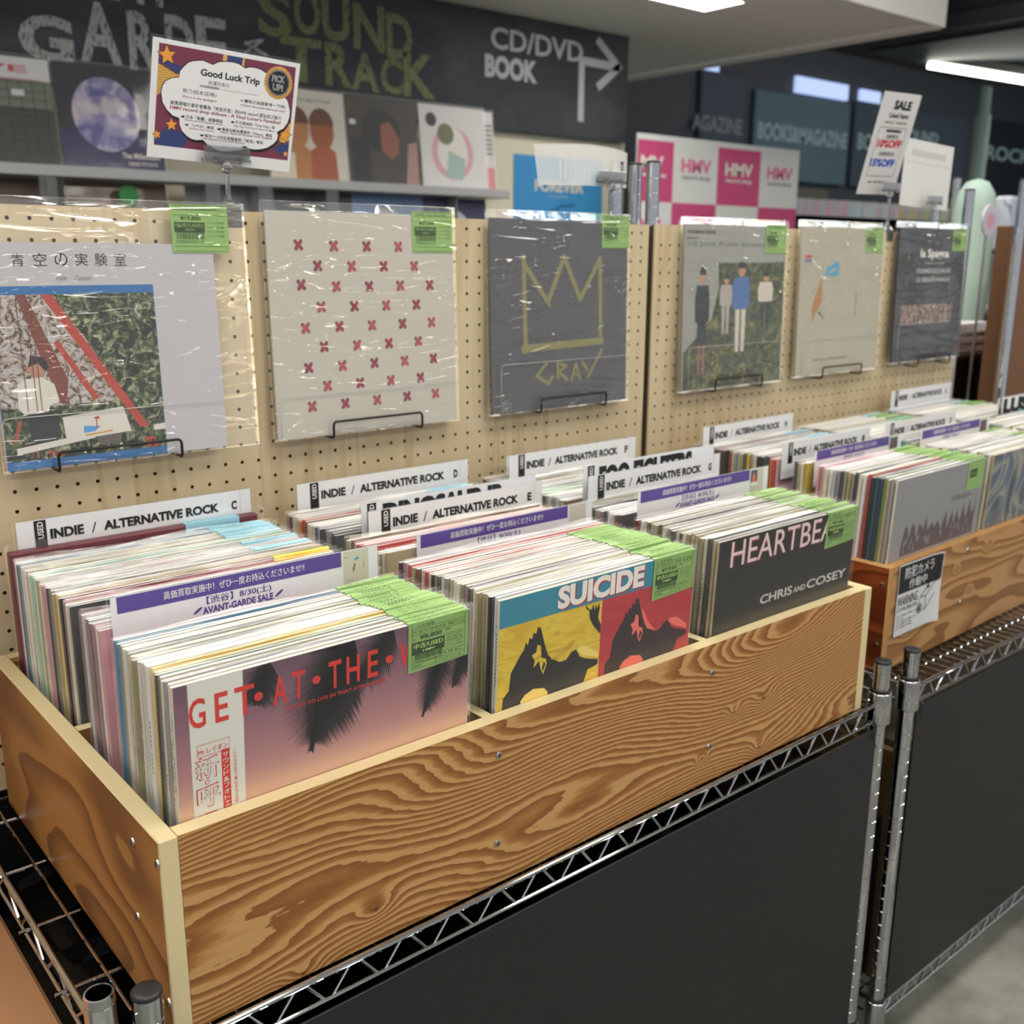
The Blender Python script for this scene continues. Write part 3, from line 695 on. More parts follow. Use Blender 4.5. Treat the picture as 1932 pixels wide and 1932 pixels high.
for ch, v0 in (('新', .70), ('呼', .612), ('吸', .524)):
    a.text(ch, .054 * J, v0 * J, .121 * J, (v0 + .07) * J, yy, 3, .035); a.text(ch, .0565 * J, (v0 + .003) * J, .1185 * J, (v0 + .067) * J, yy * 1.2, 1, -.004)
a.disc(.086 * J, .690 * J, .0022, yy, 3, 14); a.disc(.086 * J, .690 * J, .0015, yy * 1.2, 1, 14)
a.build('cover_print', [sky_m, P('print_white', (224, 224, 214), .5), P('print_black', (22, 20, 28), .5), P('print_red', (214, 44, 36), .5)], q)

def grad(name, stops, scale=(3, 1, 3), dist=1.0):
    m, N, L, b = graph(name); n = noise(N, L, mapped(N, L, scale), 6, 4, .6, dist); L.new(ramp(N, L, n, stops), b.inputs['Base Color']); b.inputs['Roughness'].default_value = .4; return m
q, t_ = b2[0]; q['label'] = 'front record with teal banner, bulky white lettering, yellow and red figure panels'; del q['group']
a = MB(); y = -.0002
a.rect(.001, .001, J - .0005, J - .0005, y, 0)
a.rect(.001, .001, .49 * J, .897 * J, y * 1.6, 1); a.rect(.49 * J, .001, J - .0005, .897 * J, y * 1.6, 2)
U = lambda pts: [(u * J, v * J) for u, v in pts]
for dx, mm in ((.0, 3), (.495, 4)):
    a.poly(U([(x + dx, z) for x, z in [(.02, .50), (.03, .633), (.055, .657), (.062, .722), (.100, .776), (.118, .796), (.125, .822), (.134, .808), (.142, .835), (.152, .826), (.16, .85), (.170, .842), (.178, .866), (.192, .86), (.200, .835), (.215, .789), (.231, .748), (.252, .728), (.29, .704), (.322, .704), (.345, .728), (.371, .733), (.39, .70), (.422, .684), (.485, .665), (.485, .645), (.434, .636), (.40, .55), (.38, .50)]]), y * 2.2, mm)
    a.poly(U([(x + dx, z) for x, z in [(.155, .764), (.175, .772), (.18, .80), (.196, .790), (.200, .745), (.222, .735), (.227, .715), (.212, .678), (.200, .70), (.19, .735), (.165, .715), (.17, .74)]]), y * 2.8, 1 if dx == 0 else 5)
    a.poly(U([(x + dx, z) for x, z in [(.212, .728), (.222, .715), (.21, .69), (.205, .705)]]), y * 3.2, mm)
    a.poly(U([(x + dx, z) for x, z in [(.205, .83), (.225, .80), (.26, .745), (.30, .708), (.25, .725), (.225, .77)]]), y * 2.8, 1 if dx == 0 else 5)
    a.poly(U([(x + dx, z) for x, z in [(.11, .60), (.13, .62), (.17, .633), (.22, .622), (.24, .60), (.22, .52), (.13, .52)]]), y * 2.8, 6 if dx == 0 else 5)
    a.poly(U([(x + dx, z) for x, z in [(.37, .728), (.41, .70), (.484, .672), (.484, .69), (.42, .735), (.38, .74)]]), y * 2.8, 6 if dx == 0 else 5)
a.poly(U([(.405, .90), (.41, .88), (.425, .873), (.43, .84), (.448, .81), (.489, .765), (.489, .80), (.472, .835), (.478, .87), (.472, .895), (.465, .868), (.458, .893), (.452, .866), (.444, .893), (.436, .872), (.42, .88)]), y * 2.8, 3)
a.poly(U([(.94, .897), (.995, .897), (.995, .83), (.97, .86)]), y * 2.8, 4)
a.text('SUICIDE', .272 * J, .903 * J, .7135 * J, .990 * J, y * 2.4, 7, .06); a.text('SUICIDE', .266 * J, .908 * J, .7075 * J, .995 * J, y * 3, 8, .05)
a.build('cover_print', [P('print_teal', (40, 134, 158), .4), grad('print_yellow_mottle', [(.35, (206, 168, 30)), (.55, (226, 196, 60)), (.7, (190, 150, 40))], (3, 1, 9)), grad('print_red_mottle', [(.35, (168, 36, 52)), (.6, (190, 50, 62)), (.75, (150, 40, 58))], (3, 1, 9)),
      P('print_near_black', (24, 22, 28), .4), P('print_dark_plum', (40, 22, 32), .4), P('print_salmon', (236, 110, 100), .4), P('print_pale_yellow', (240, 212, 110), .4), P('print_crimson', (176, 30, 60), .4), P('print_offwhite', (236, 232, 224), .4)], q)

q, t_ = b3[0]; q['label'] = 'front record with a glossy black cover and large pale pink lettering'; del q['group']
a = MB(); a.rect(.001, .001, J - .0005, J - .0005, y, 0)
a.text('HEARTBEA', .084 * J, .875 * J, .825 * J, .986 * J, y * 2, 1, .012); a.text('HEARTBEA', .082 * J, .878 * J, .823 * J, .989 * J, y * 2.6, 2, 0)
a.text('CHRIS', .315 * J, .664 * J, .545 * J, .706 * J, y * 2, 3, .02); a.text('AND', .555 * J, .667 * J, .645 * J, .693 * J, y * 2, 3, .02); a.text('COSEY', .655 * J, .664 * J, .965 * J, .706 * J, y * 2, 3, .02)
a.build('cover_print', [P('print_gloss_black', (24, 20, 22), .25), P('print_dark_red', (150, 50, 60), .4), P('print_pale_pink', (232, 206, 206), .4), P('print_silver', (196, 192, 190), .4)], q)
for (q, t_), ln, pr in ((b1[0], ('小久保隆', 'GET AT THE WAVE 新・呼吸アルバム'), '8,800'), (b2[0], ('SUICIDE', 'WAY OF LIFE'), '7,920'), (b3[0], ('CHRIS & COSEY', 'HEARTBEAT'), '9,680')):
    for c_ in q.children:
        if c_.name.startswith('price_tag'): c_.location.y = -.0006; tag_print(ln, pr).build('tag_print', [green_ink, P('tag_lime_ink', (200, 232, 130), .6)], c_)

# ------------------------------------------------------------------ header cards between the records
def card(x, y, ztop, kind, text, label, z0=ZB, w=.308, R=None, thumb=None):
    loc = Vector((x, y, z0)); rz = 0
    if R is not None: loc = R @ loc; rz = BR
    t = thing('header_card', label, 'sign', loc, rz); H = ztop - z0
    a = MB(); a.bbox(0, w, 0, .0022, 0, H, .0005); a.build('clear_plate', acryl, t)
    a = MB(); a.rect(.003, H - .066, w - .003, H - .0012, -.0003, 0); a.build('paper_strip', white_paper, t)
    a = MB(); X = lambda v: v * w / .308; yy = -.0006; Z = lambda v: H - v
    if kind in ('index', 'artist'):
        x0_, x1_ = (.023, .037) if kind == 'index' else (.012, .026)
        a.rect(X(x0_), Z(.040), X(x1_), Z(.0022), yy, 0); a.text('USED', X(x0_ + .0035), Z(.025), X(x1_ - .0035), Z(.004), yy * 1.4, 1, .02, rot=90)
        if kind == 'index':
            a.text('INDIE', X(.041), Z(.0275), X(.081), Z(.0148), yy, 0, .05); a.text('/', X(.090), Z(.028), X(.0965), Z(.0145), yy, 0, 0)
            a.text('ALTERNATIVE ROCK', X(.105), Z(.0275), X(.259), Z(.0148), yy, 0, .05); a.text(text, X(.2765), Z(.0275), X(.2845), Z(.0148), yy, 0, .05); a.rect(X(.2895), Z(.05), X(.2899), Z(.002), yy, 2)
        else: a.text(text, X(.036), Z(.040), X(.25 if len(text) > 11 else .235), Z(.0050), yy, 0, .07)
        mats = [ink, white_paper, P('pale_grey_line', (150, 150, 156), .6)]
    else:
        a.rect(X(.009), Z(.0185), X(.2575), Z(.0018), yy, 0)
        a.text('高価買取実施中！ぜひ一度お持込くださいませ!!', X(.055), Z(.0140), X(.211), Z(.0055), yy * 1.5, 1, .025)
        a.text('【渋谷】8/30(土)', X(.099), Z(.0292), X(.171), Z(.0198), yy, 0, .03); a.text('AVANT-GARDE SALE', X(.094), Z(.0382), X(.173), Z(.0305), yy, 0, .035)
        for cx in (.088, .179):
            for s in (1, -1): a.poly([(X(cx) + .005 * math.cos(t_ / 8 * math.tau) + s * .001, Z(.0345) + .0018 * math.sin(t_ / 8 * math.tau) + s * .0018 + .003 * math.cos(t_ / 8 * math.tau)) for t_ in range(8)], yy - s * .0001 - .0001, 0 if s == 1 else 1)
        a.rect(X(.2600), Z(.039), X(.2925), Z(.0024), yy, 2)
        if thumb == 'bird':
            a.poly([(X(.2715), Z(.027)), (X(.2735), Z(.018)), (X(.2755), Z(.0175)), (X(.2738), Z(.026))], yy * 1.5, 3); a.poly([(X(.274), Z(.014)), (X(.280), Z(.013)), (X(.280), Z(.0105)), (X(.275), Z(.0115))], yy * 1.5, 4); a.rect(X(.2855), Z(.024), X(.286), Z(.017), yy * 1.5, 3)
            a.text('NICELY', X(.264), Z(.0365), X(.272), Z(.0355), yy * 1.5, 3); a.rect(X(.2615), Z(.009), X(.2635), Z(.0083), yy * 1.5, 5)
        elif thumb == 'crosses':
            for i in range(5):
                for j in range(11): a.disc(X(.264 + i * .006 + (j % 2) * .003), Z(.006 + j * .003), .0006, yy * 1.5, 5, 4)
        elif thumb == 'shell':
            a.rect(X(.2605), Z(.028), X(.277), Z(.004), yy * 1.2, 6); a.poly([(X(.262), Z(.024)), (X(.266), Z(.009)), (X(.2685), Z(.0075)), (X(.272), Z(.012)), (X(.2735), Z(.024)), (X(.268), Z(.027))], yy * 1.5, 7); a.rect(X(.2605), Z(.028), X(.277), Z(.023), yy * 1.7, 1)
        elif thumb == 'tower':
            a.rect(X(.262), Z(.036), X(.29), Z(.006), yy * 1.2, 6); a.rect(X(.268), Z(.03), X(.276), Z(.012), yy * 1.5, 5)
        mats = [purple, white_paper, P('thumb_beige', (206, 202, 186), .6), P('thumb_brown', (150, 112, 60), .6), P('thumb_blue', (70, 160, 200), .6), P('thumb_red', (170, 70, 70), .6), P('thumb_dark', (70, 96, 110), .6), P('thumb_coral', (214, 120, 90), .6)]
    a.build('lettering', mats, t); return t
IX = 'white header card reading INDIE / ALTERNATIVE ROCK with the letter '
card(.037, .5085, .169, 'index', 'C', IX + 'C, by the burgundy box')
card(.402, .4925, .168, 'index', 'D', IX + 'D')
card(.4150, .3445, .166, 'artist', 'DINOSAUR JR.', 'white header card with heavy black DINOSAUR lettering behind the letter E card')
card(.4195, .335, .157, 'index', 'E', IX + 'E')
card(.0330, .178, .1630, 'promo', '', 'white and purple sale card with a bird thumbnail, near crate front left bin', thumb='bird', w=.306)
card(.4190, .2245, .1485, 'promo', '', 'white and purple sale card with dotted pink thumbnail, front middle bin', thumb='crosses', w=.305)
card(.8000, .5125, .158, 'index', '', 'blank-lettered header card half hidden right behind the letter F card', w=.275)
card(.7720, .4720, .168, 'index', 'F', IX + 'F', w=.300)
card(.7650, .2925, .180, 'artist', 'FOO FIGHTERS', 'white header card with heavy black FIGHTERS lettering behind the letter G card', w=.304)
card(.7660, .283, .166, 'index', 'G', IX + 'G', w=.308)
card(.7650, .182, .1615, 'promo', '', 'white and purple sale card with coral shell thumbnail, front right bin', thumb='shell', w=.304)
# ------------------------------------------------------------------ second crate contents
RBM = Matrix.Translation((BX, BY, BZ)) @ Matrix.Rotation(BR, 4, 'Z')
ZB2 = -.1735
c1 = fill_bin(.0195, .0175, .212, ZB2, 'the orange crate\'s front left bin', mix(['cream', 'grey', 'khaki', 'green', 'navy', 'teal', 'black', 'red', 'white', 'cream', 'navy', 'olive', 'khaki', 'olive', 'navy', 'grey', 'light grey', 'white', 'cream', 'pink', 'pink', 'mustard', 'cream', 'khaki', 'dark grey', 'cream', 'yellow', 'dark grey', 'light grey', 'black'], 40),
              {0: 'light grey'}, lambda y, k: green_tag if y < .17 and k else None, 'records in the front left bin of the orange crate', (.176,), seed=11, R=RBM, fwd=math.radians(2.5), zh=.17)
c2 = fill_bin(.364, .0175, .212, ZB2, 'the orange crate\'s front middle bin', mix(['khaki', 'cream', 'dark grey', 'cream', 'khaki', 'cream', 'white'], 40),
              {0: 'khaki'}, lambda y, k: green_tag if k % 4 == 2 else None, 'records in the front middle bin of the orange crate', (.165,), seed=12, R=RBM, fwd=math.radians(2.5), zh=.17)
c3 = fill_bin(.0195, .230, .436, ZB2, 'the orange crate\'s rear left bin', mix(['pink', 'red', 'orange', 'navy', 'dark grey', 'black', 'black', 'cream', 'grey', 'yellow', 'dark grey', 'khaki', 'light grey', 'grey', 'cream', 'rust', 'black'], 40),
              {14: 'blue'}, lambda y, k: blue_tag if k in (14, 15, 20) else None, 'records in the rear left bin of the orange crate', (.2365, .415), seed=13, R=RBM)
def packed(x0, ya, yb, label, seed, R=RBM, z0=ZB2):
    r2 = random.Random(seed); a = MB(); y = ya; names = ['cream', 'white', 'light grey', 'grey', 'khaki', 'dark grey', 'olive', 'pink', 'blue', 'white']
    base = R @ Vector((x0, ya, z0))
    while y < yb - .006:
        t = r2.choice((.004, .0046, .0052)); k = r2.randrange(10); dx = r2.uniform(-.003, .003); dz = r2.uniform(-.002, .003)
        a.box(dx, dx + JW, y - ya, y - ya + t, 0, JW + dz, k, mt=10 + r2.choice((0, 0, 1, 2, 3)))
        a.box(dx - .001, dx + .322, y - ya - .0008, y - ya + t + .0008, -.0005, JW + dz + .003, 14)
        if r2.random() < .25: a.box(.24, .312, y - ya - .001, y - ya + t + .001, .27, JW + dz + .0035, 15 + (r2.random() < .5))
        y += t + .0026
    o = a.build('packed_records', [pm(n) for n in names] + [glare_top_mat(n) for n in ('white', 'light grey', 'grey', 'cream')] + [sleeve_m, green_tag, blue_tag], None, loc=base, rot=(0, 0, BR))
    tag(o, label, 'records'); o['kind'] = 'stuff'; return o
packed(.364, .230, .436, 'tightly packed sleeved records in the rear middle bin of the orange crate', 3)
packed(.718, .0175, .212, 'tightly packed sleeved records in the front right bin of the orange crate', 4)
packed(.718, .230, .436, 'tightly packed sleeved records in the rear right bin of the orange crate', 5)
a = MB(); q, t_ = c1[0]; q['label'] = 'front record of the orange crate with a plain grey cover and torn dark skyline print'; del q['group']
a.rect(.001, .001, J - .0005, J - .0005, -.0002, 0)
r2 = random.Random(5); pts = [(.12 * J, .565 * J)]
for k in range(34):
    u = .12 + .82 * k / 33; pts.append((u * J, (.60 + .02 * k / 33 + .13 * abs(math.sin(k * 1.1)) * r2.uniform(.4, 1) + .03) * J))
pts += [(.94 * J, .565 * J)]
a.poly(pts, -.0004, 1)
for k in range(26): u = r2.uniform(.14, .9); v = r2.uniform(.57, .63); a.poly([(u * J, v * J), ((u + .012) * J, (v + .01) * J), ((u + .005) * J, (v + .05) * J)], -.0006, 0)
a.text('25,000 kittens', .62 * J, .79 * J, .86 * J, .825 * J, -.0005, 2)
a.rect(.001, .001, J - .0005, .52 * J, -.0007, 3)
a.build('cover_print', [P('print_plain_grey', (140, 140, 142), .4), P('print_dusky_mauve', (84, 68, 78), .5), P('print_mid_grey', (96, 92, 96), .5), P('print_peach', (196, 150, 124), .5)], q)
a = MB(); a.rect(.246, .262, .308, .3165, -.0008, 0); a.rect(.254, .285, .282, .300, -.001, 1); a.text('中古/USED', .256, .289, .280, .296, -.0012, 0); a.build('price_tag', [green_tag, green_ink], q)
q, t_ = c2[0]; q['label'] = 'front record with blue and cream swirling shapes in the second bin of the orange crate'; del q['group']
m_sw, N, L, b = graph('print_blue_swirl'); L.new(ramp(N, L, noise(N, L, mapped(N, L, (1, 1, 1), rot=(0, .5, 0)), 9, 2, .4, 2.5), [(.3, (66, 84, 112)), (.45, (98, 112, 128)), (.5, (176, 168, 138)), (.56, (90, 104, 120)), (.7, (52, 60, 78))], 'B_SPLINE'), b.inputs['Base Color'])
a = MB(); a.rect(.001, .001, J - .0005, J - .0005, -.0002); a.build('cover_print', [m_sw], q)

card(.020, .2365, .172, 'index', 'I', IX + 'I, orange crate', z0=ZB2, w=.300, R=RBM)
card(.022, .415, .178, 'index', 'H', IX + 'H, rear of the orange crate', z0=ZB2, w=.300, R=RBM)
card(.030, .176, .166, 'promo', '', 'white and purple sale card in the front left bin of the orange crate', z0=ZB2, w=.300, R=RBM, thumb='tower')
card(.372, .2365, .172, 'index', 'J', IX + 'J, middle of the orange crate', z0=ZB2, w=.300, R=RBM)
card(.378, .165, .166, 'promo', '', 'white and purple sale card in the second bin of the orange crate', z0=ZB2, w=.300, R=RBM, thumb='tower')
card(.750, .4365, .186, 'index', 'L', IX + 'L, farthest on the right', z0=ZB2, w=.300, R=RBM)
card(.850, .2295, .182, 'artist', 'LUSH', 'white header card with heavy dark lettering cut by the right edge of the view', z0=ZB2, w=.290, R=RBM)

# CCTV notice on the orange crate
t = thing('warning_notice', 'curling black and white security camera warning notice on the front of the orange crate', 'sign', RBM @ Vector((.028, -.0015, -.127)), BR)
S_ = MB(); w_, h_ = .142, .126
def curl(x, z):  # lifts towards the right edge and its corners
    u = x / w_; v = z / h_; return -.0006 - .010 * max(0, u - .78) ** 1.5 * (1 + 2 * abs(v - .5)) * 3
def cr_rect(mb, x0, z0, x1, z1, off, m_, n=10, skew=0):
    for i in range(n):
        for j in range(3):
            xa, xb = x0 + (x1 - x0) * i / n, x0 + (x1 - x0) * (i + 1) / n; za, zb_ = z0 + (z1 - z0) * j / 3, z0 + (z1 - z0) * (j + 1) / 3
            mb.face([(xa, curl(xa, za) - off, za), (xb, curl(xb, za) - off, za), (xb, curl(xb, zb_) - off, zb_), (xa, curl(xa, zb_) - off, zb_)], m_)
cr_rect(S_, 0, 0, w_, h_, 0, 0); S_.build('paper', P('notice_paper', (214, 216, 218), .4), t)
S_ = MB(); cr_rect(S_, .002, .075, w_ - .002, h_ - .0025, .0003, 0)
S_.text('防犯カメラ', .020, .099, .118, .119, -.0014, 1, .04); S_.text('作動中', .036, .079, .096, .096, -.0014, 1, .04)
S_.text('WARNING', .003, .0525, .070, .070, -.0012, 0, .0); S_.text('CCTV IN OPERATION', .003, .043, .070, .050, -.0012, 0, .0)
for k, wd in enumerate((.066, .024, .068, .054, .058)): 
    z = .034 - k * .0052
    S_.text('このエリアは防犯カメラで録画しています'[:int(wd * 280)], .003, z, .003 + wd, z + .0026, -.0012, 0, .02)
def ring(mb, cx, cz, r0, r1, y, m_, n=24):
    for k in range(n):
        a0, a1 = math.tau * k / n, math.tau * (k + 1) / n
        mb.face([(cx + r0 * math.cos(a0), y, cz + r0 * math.sin(a0)), (cx + r1 * math.cos(a0), y, cz + r1 * math.sin(a0)), (cx + r1 * math.cos(a1), y, cz + r1 * math.sin(a1)), (cx + r0 * math.cos(a1), y, cz + r0 * math.sin(a1))], m_)
def stroke(mb, pts, wdt, y, m_):
    y0_ = y
    for i_, ((x0, z0), (x1, z1)) in enumerate(zip(pts, pts[1:])):
        y = y0_ - .00005 * (i_ % 2)
        dx, dz = x1 - x0, z1 - z0; l = math.hypot(dx, dz) or 1; nx, nz = -dz / l * wdt / 2, dx / l * wdt / 2; ex, ez = dx / l * wdt * .4, dz / l * wdt * .4
        mb.face([(x0 - nx - ex, y, z0 - nz - ez), (x1 - nx + ex, y, z1 - nz + ez), (x1 + nx + ex, y, z1 + nz + ez), (x0 + nx - ex, y, z0 + nz - ez)], m_)
ring(S_, .079, .035, .0075, .0088, -.0014, 0); S_.disc(.079, .035, .004, -.0013, 0, 16); ring(S_, .079, .035, .0052, .006, -.0013, 0); S_.disc(.080, .036, .0014, -.0015, 1, 10)
stroke(S_, [(.076, .045), (.079, .056), (.097, .054), (.099, .031), (.090, .029)], .0014, -.0018, 0); stroke(S_, [(.079, .056), (.112, .080), (.1285, .077), (.097, .054)], .0014, -.002, 0); stroke(S_, [(.1285, .077), (.128, .055), (.099, .031)], .0014, -.0022, 0)
stroke(S_, [(.105, .086), (.103, .072)], .002, -.0024, 0); S_.disc(.103, .070, .004, -.0022, 0, 12, .003)
S_.build('lettering', [ink, P('notice_paper')], t)

# ------------------------------------------------------------------ wall records on their wire brackets
def bracket(x0, x1, label):
    zb, zt, yf = .2205, .2440, .5215
    t = thing('wire_bracket', label, 'bracket', (x0, PY, zb)); w_ = x1 - x0; yf -= PY
    r = .005
    a = MB(); a.path([(0, .002, .003), (0, -.004, .003), (0, -.006, 0), (0, yf + .003, 0), (0, yf, .004), (0, yf, zt - zb - r), (r * .3, yf, zt - zb - r * .3), (r, yf, zt - zb), (w_ - r, yf, zt - zb), (w_ - r * .3, yf, zt - zb - r * .3), (w_, yf, zt - zb - r), (w_, yf, .004), (w_, yf + .003, 0), (w_, -.006, 0), (w_, -.004, .003), (w_, .002, .003)], .0019, 8)
    a.build('bent_wire', black_wire, t, True)
for x0, x1, l in ((.1005, .2560, 'black wire bracket under the record with the playground photo'), (.4845, .6410, 'black wire bracket under the cream record with red crosses'), (.8870, 1.0420, 'black wire bracket under the grey record with the crown outline'),
                  (1.3460, 1.4960, 'black wire bracket under the record with four standing people'), (1.7110, 1.8640, 'black wire bracket under the beige record with the bird'), (2.1120, 2.2650, 'black wire bracket under the black record at the right end')):
    bracket(x0, x1, l)
def wrap_mesh(W, H, seed, amp=.0016, n=26):
    """loose clear sleeve with creases, open box round the jacket"""
    r2 = random.Random(seed); a = MB(); t = .0075
    cs = [(r2.uniform(0, W), r2.uniform(.25 * H, H), r2.uniform(-1, 1) * 1.3, r2.uniform(.006, .014), r2.uniform(-1, 1)) for _ in range(34)]
    def f(x, z):
        v = 0
        for cx, cz, an, s, g in cs:
            dx, dz = x - cx, z - cz; u = dx * math.cos(an) + dz * math.sin(an); p = -dx * math.sin(an) + dz * math.cos(an)
            v += g * math.exp(-(u / s) ** 2 - (p / (s * 7)) ** 2)
        e = min(x, W - x, z, H - z) / .03
        return v * amp * min(1, max(0, e)) - .0016
    vs = [[(W * i / n, f(W * i / n, H * j / n) - .0008, H * j / n) for j in range(n + 1)] for i in range(n + 1)]
    for i in range(n):
        for j in range(n): a.face([vs[i][j], vs[i + 1][j], vs[i + 1][j + 1], vs[i][j + 1]])
    for (p, q) in ((0, 0), (1, 1)):
        pass
    a.face([(0, t, 0), (0, t, H), (W, t, H), (W, t, 0)]); a.face([(0, 0, 0), (0, t, 0), (W, t, 0), (W, 0, 0)]); a.face([(0, 0, 0), (0, 0, H), (0, t, H), (0, t, 0)]); a.face([(W, 0, 0), (W, t, 0), (W, t, H), (W, 0, H)]); a.face([(0, 0, H), (W, 0, H), (W, t, H), (0, t, H)])
    return a
def wall_record(x, zb, ht, label, yb=.531, lean=1.5, roll=0.0, mat=None, W=JW, Hh=JW, jx=0.0, jz=0.0, SW=None, SH=None, seed=1, tagp=None, name='record', thick=.004):
    """a jacket in a clear sleeve, foot on the bracket, head against the pegboard"""
    r = thing(name, label, 'record', (x, yb, zb), 0, None, rot=(-math.radians(lean), 0, 0))
    a = MB(); a.box(jx, jx + W, .001, .001 + thick, jz + .001, jz + Hh, 0); a.build('jacket', mat, r)
    SW = SW or .3235; SH = SH or .3285
    wrap_mesh(SW, SH, seed).build('plastic_sleeve', wrap_m, r, True, loc=(-(SW - W) / 2 if not jx else 0, 0, -.0005))
    if tagp:
        a = MB(); x0_, z0_, w_, h_ = tagp[:4]; y = -.0002
        a.rect(x0_, z0_, x0_ + w_, z0_ + h_, y, 0)
        X = lambda u: x0_ + u * w_; Z_ = lambda v: z0_ + v * h_; o = y - .0003
        for v in (.97, .88, .77, .13, .03): a.rect(X(.04), Z_(v), X(.96), Z_(v) + .0005, o, 1)
        a.text(tagp[5], X(.10), Z_(.89), X(.8), Z_(.95), o, 1); a.text('¥' + tagp[4], X(.16), Z_(.66), X(.52), Z_(.755), o, 1, .03)
        a.rect(X(.05), Z_(.42), X(.58), Z_(.63), o, 1); a.text('中古/USED', X(.08), Z_(.53), X(.55), Z_(.61), o * 1.1, 0, .02); a.text('HMV', X(.24), Z_(.45), X(.4), Z_(.50), o * 1.1, 0)
        u = .08; r2 = random.Random(2)
        while u < .55: w2 = r2.choice((.008, .014, .02)); a.rect(X(u), Z_(.28), X(u + w2), Z_(.42), o, 1); u += w2 + .012
        for k_ in range(4): a.text('ジャケット汚れ盤良', X(.62), Z_(.60 - k_ * .09), X(.93), Z_(.65 - k_ * .09), o, 1)
        a.text('770063733110', X(.06), Z_(.2), X(.55), Z_(.26), o, 1)
        a.build('price_tag', [green_tag, green_ink], r)
    return r
# pocket outline of the inner bag, seen on most of them
def pocket(r, x0, x1, z1, y=-.0026):
    a = MB(); a.path([(x0, y, .004), (x0, y, z1 - .008), (x0 + .002, y, z1 - .002), (x0 + .008, y, z1), (x1, y, z1 + .0)], .0005, 5); a.build('pocket_flap', P('clear_flap_edge', (205, 205, 205), .2), r, True)

# 1 playground photo, in an oversized clear sleeve
R1 = wall_record(.0405, .2235, 0, 'wall record with playground photo, blue bands and Japanese title, oversized clear sleeve', W=.281, Hh=.268, jx=.003, jz=.001, SW=.331, SH=.322, seed=4, mat=P('cover_pale_grey', (186, 184, 188), .5), tagp=(.230, .258, .077, .0605, '19,800', 'PALE COCOON'), lean=1.8)
m_f, N, L, b = graph('printed_foliage'); 
L.new(ramp(N, L, noise(N, L, mapped(N, L, (1, 1, 1)), 70, 5, .7, 1.5), [(.36, (22, 28, 26)), (.46, (44, 54, 42)), (.54, (90, 100, 70)), (.62, (160, 160, 130)), (.7, (206, 206, 200))]), b.inputs['Base Color']); b.inputs['Roughness'].default_value = .4
m_b, N, L, b = graph('printed_branches')
L.new(ramp(N, L, noise(N, L, mapped(N, L, (1, 1, 1)), 60, 5, .75, 3), [(.38, (50, 48, 44)), (.45, (120, 96, 60)), (.5, (176, 168, 164)), (.7, (200, 196, 204))]), b.inputs['Base Color']); b.inputs['Roughness'].default_value = .4
a = MB(); o1 = .0009; px = lambda v: v - .0405; pz = lambda v: v - .2235
a.rect(px(.0440), pz(.2255), px(.2405), pz(.4425), o1, 0)               # blue frame
a.rect(px(.0450), pz(.2360), px(.2400), pz(.4325), o1 - .0003, 1)
def pg(pts, k, m_): a.poly([(px(x_), pz(z_)) for x_, z_ in pts], o1 - .0003 * k, m_)
pg([(.045, .4325), (.112, .4325), (.150, .380), (.185, .315), (.175, .300), (.045, .300)], 1.5, 2)
pg([(.1027, .4325), (.1156, .4325), (.2198, .2638), (.2080, .2638)], 2, 3)
pg([(.112, .375), (.118, .378), (.160, .305), (.153, .303)], 2, 3)
pg([(.075, .4325), (.086, .4325), (.125, .330), (.120, .300), (.112, .303)], 2, 8)
pg([(.212, .2500), (.223, .2510), (.2300, .2360), (.2200, .2360)], 2.4, 3)
pg([(.063, .285), (.067, .286), (.057, .258), (.054, .258)], 2.2, 3)
pg([(.066, .328), (.075, .334), (.095, .335), (.108, .326), (.112, .305), (.100, .300), (.098, .292), (.070, .292), (.064, .300)], 2.6, 4)   # shirt
pg([(.078, .346), (.084, .356), (.096, .354), (.099, .345), (.096, .336), (.086, .334)], 2.8, 5)   # head
pg([(.074, .292), (.100, .294), (.108, .288), (.110, .262), (.098, .252), (.078, .252), (.074, .268)], 2.6, 6)
pg([(.084, .362), (.100, .358), (.104, .346), (.099, .342), (.092, .352), (.080, .348)], 3, 6)
pg([(.113, .285), (.188, .292), (.196, .260), (.146, .257), (.115, .259)], 3, 4)
pg([(.137, .272), (.158, .270), (.150, .264), (.137, .263)], 3.4, 7); pg([(.150, .281), (.156, .283), (.158, .279), (.154, .279), (.154, .268), (.1525, .268), (.1525, .279)], 3.6, 3)
pg([(.138, .261), (.172, .264), (.172, .262), (.138, .259)], 3.6, 9)
pg([(.057, .252), (.150, .263), (.150, .256), (.057, .244)], 3.2, 4); pg([(.225, .265), (.240, .266), (.240, .258), (.225, .258)], 3.2, 4); pg([(.150, .262), (.185, .262), (.180, .246), (.155, .246)], 2.9, 10)
for x_ in (.0745, .085, .0905): a.rect(px(x_), pz(.295), px(x_ + .0009), pz(.430), o1 - .0012, 8)
r2 = random.Random(4)
for k in range(16): x_ = r2.uniform(.06, .23); a.rect(px(x_), pz(.238), px(x_ + r2.uniform(.003, .009)), pz(.2415 + r2.uniform(0, .007)), o1 - .0009, r2.choice((4, 3, 6, 10)))
for ch, x_ in zip('青空の実験室', (.0752, .1000, .1240, .1480, .1712, .1945)): a.text(ch, px(x_), pz(.4655), px(x_ + .0150), pz(.4805), o1 - .0003, 6, .0)
a.text('Pale', px(.1235), pz(.4485), px(.1355), pz(.4545), o1 - .0003, 11, 0, shear=.3); a.text('Cocoon', px(.1445), pz(.4485), px(.1640), pz(.4545), o1 - .0003, 11, 0, shear=.3)
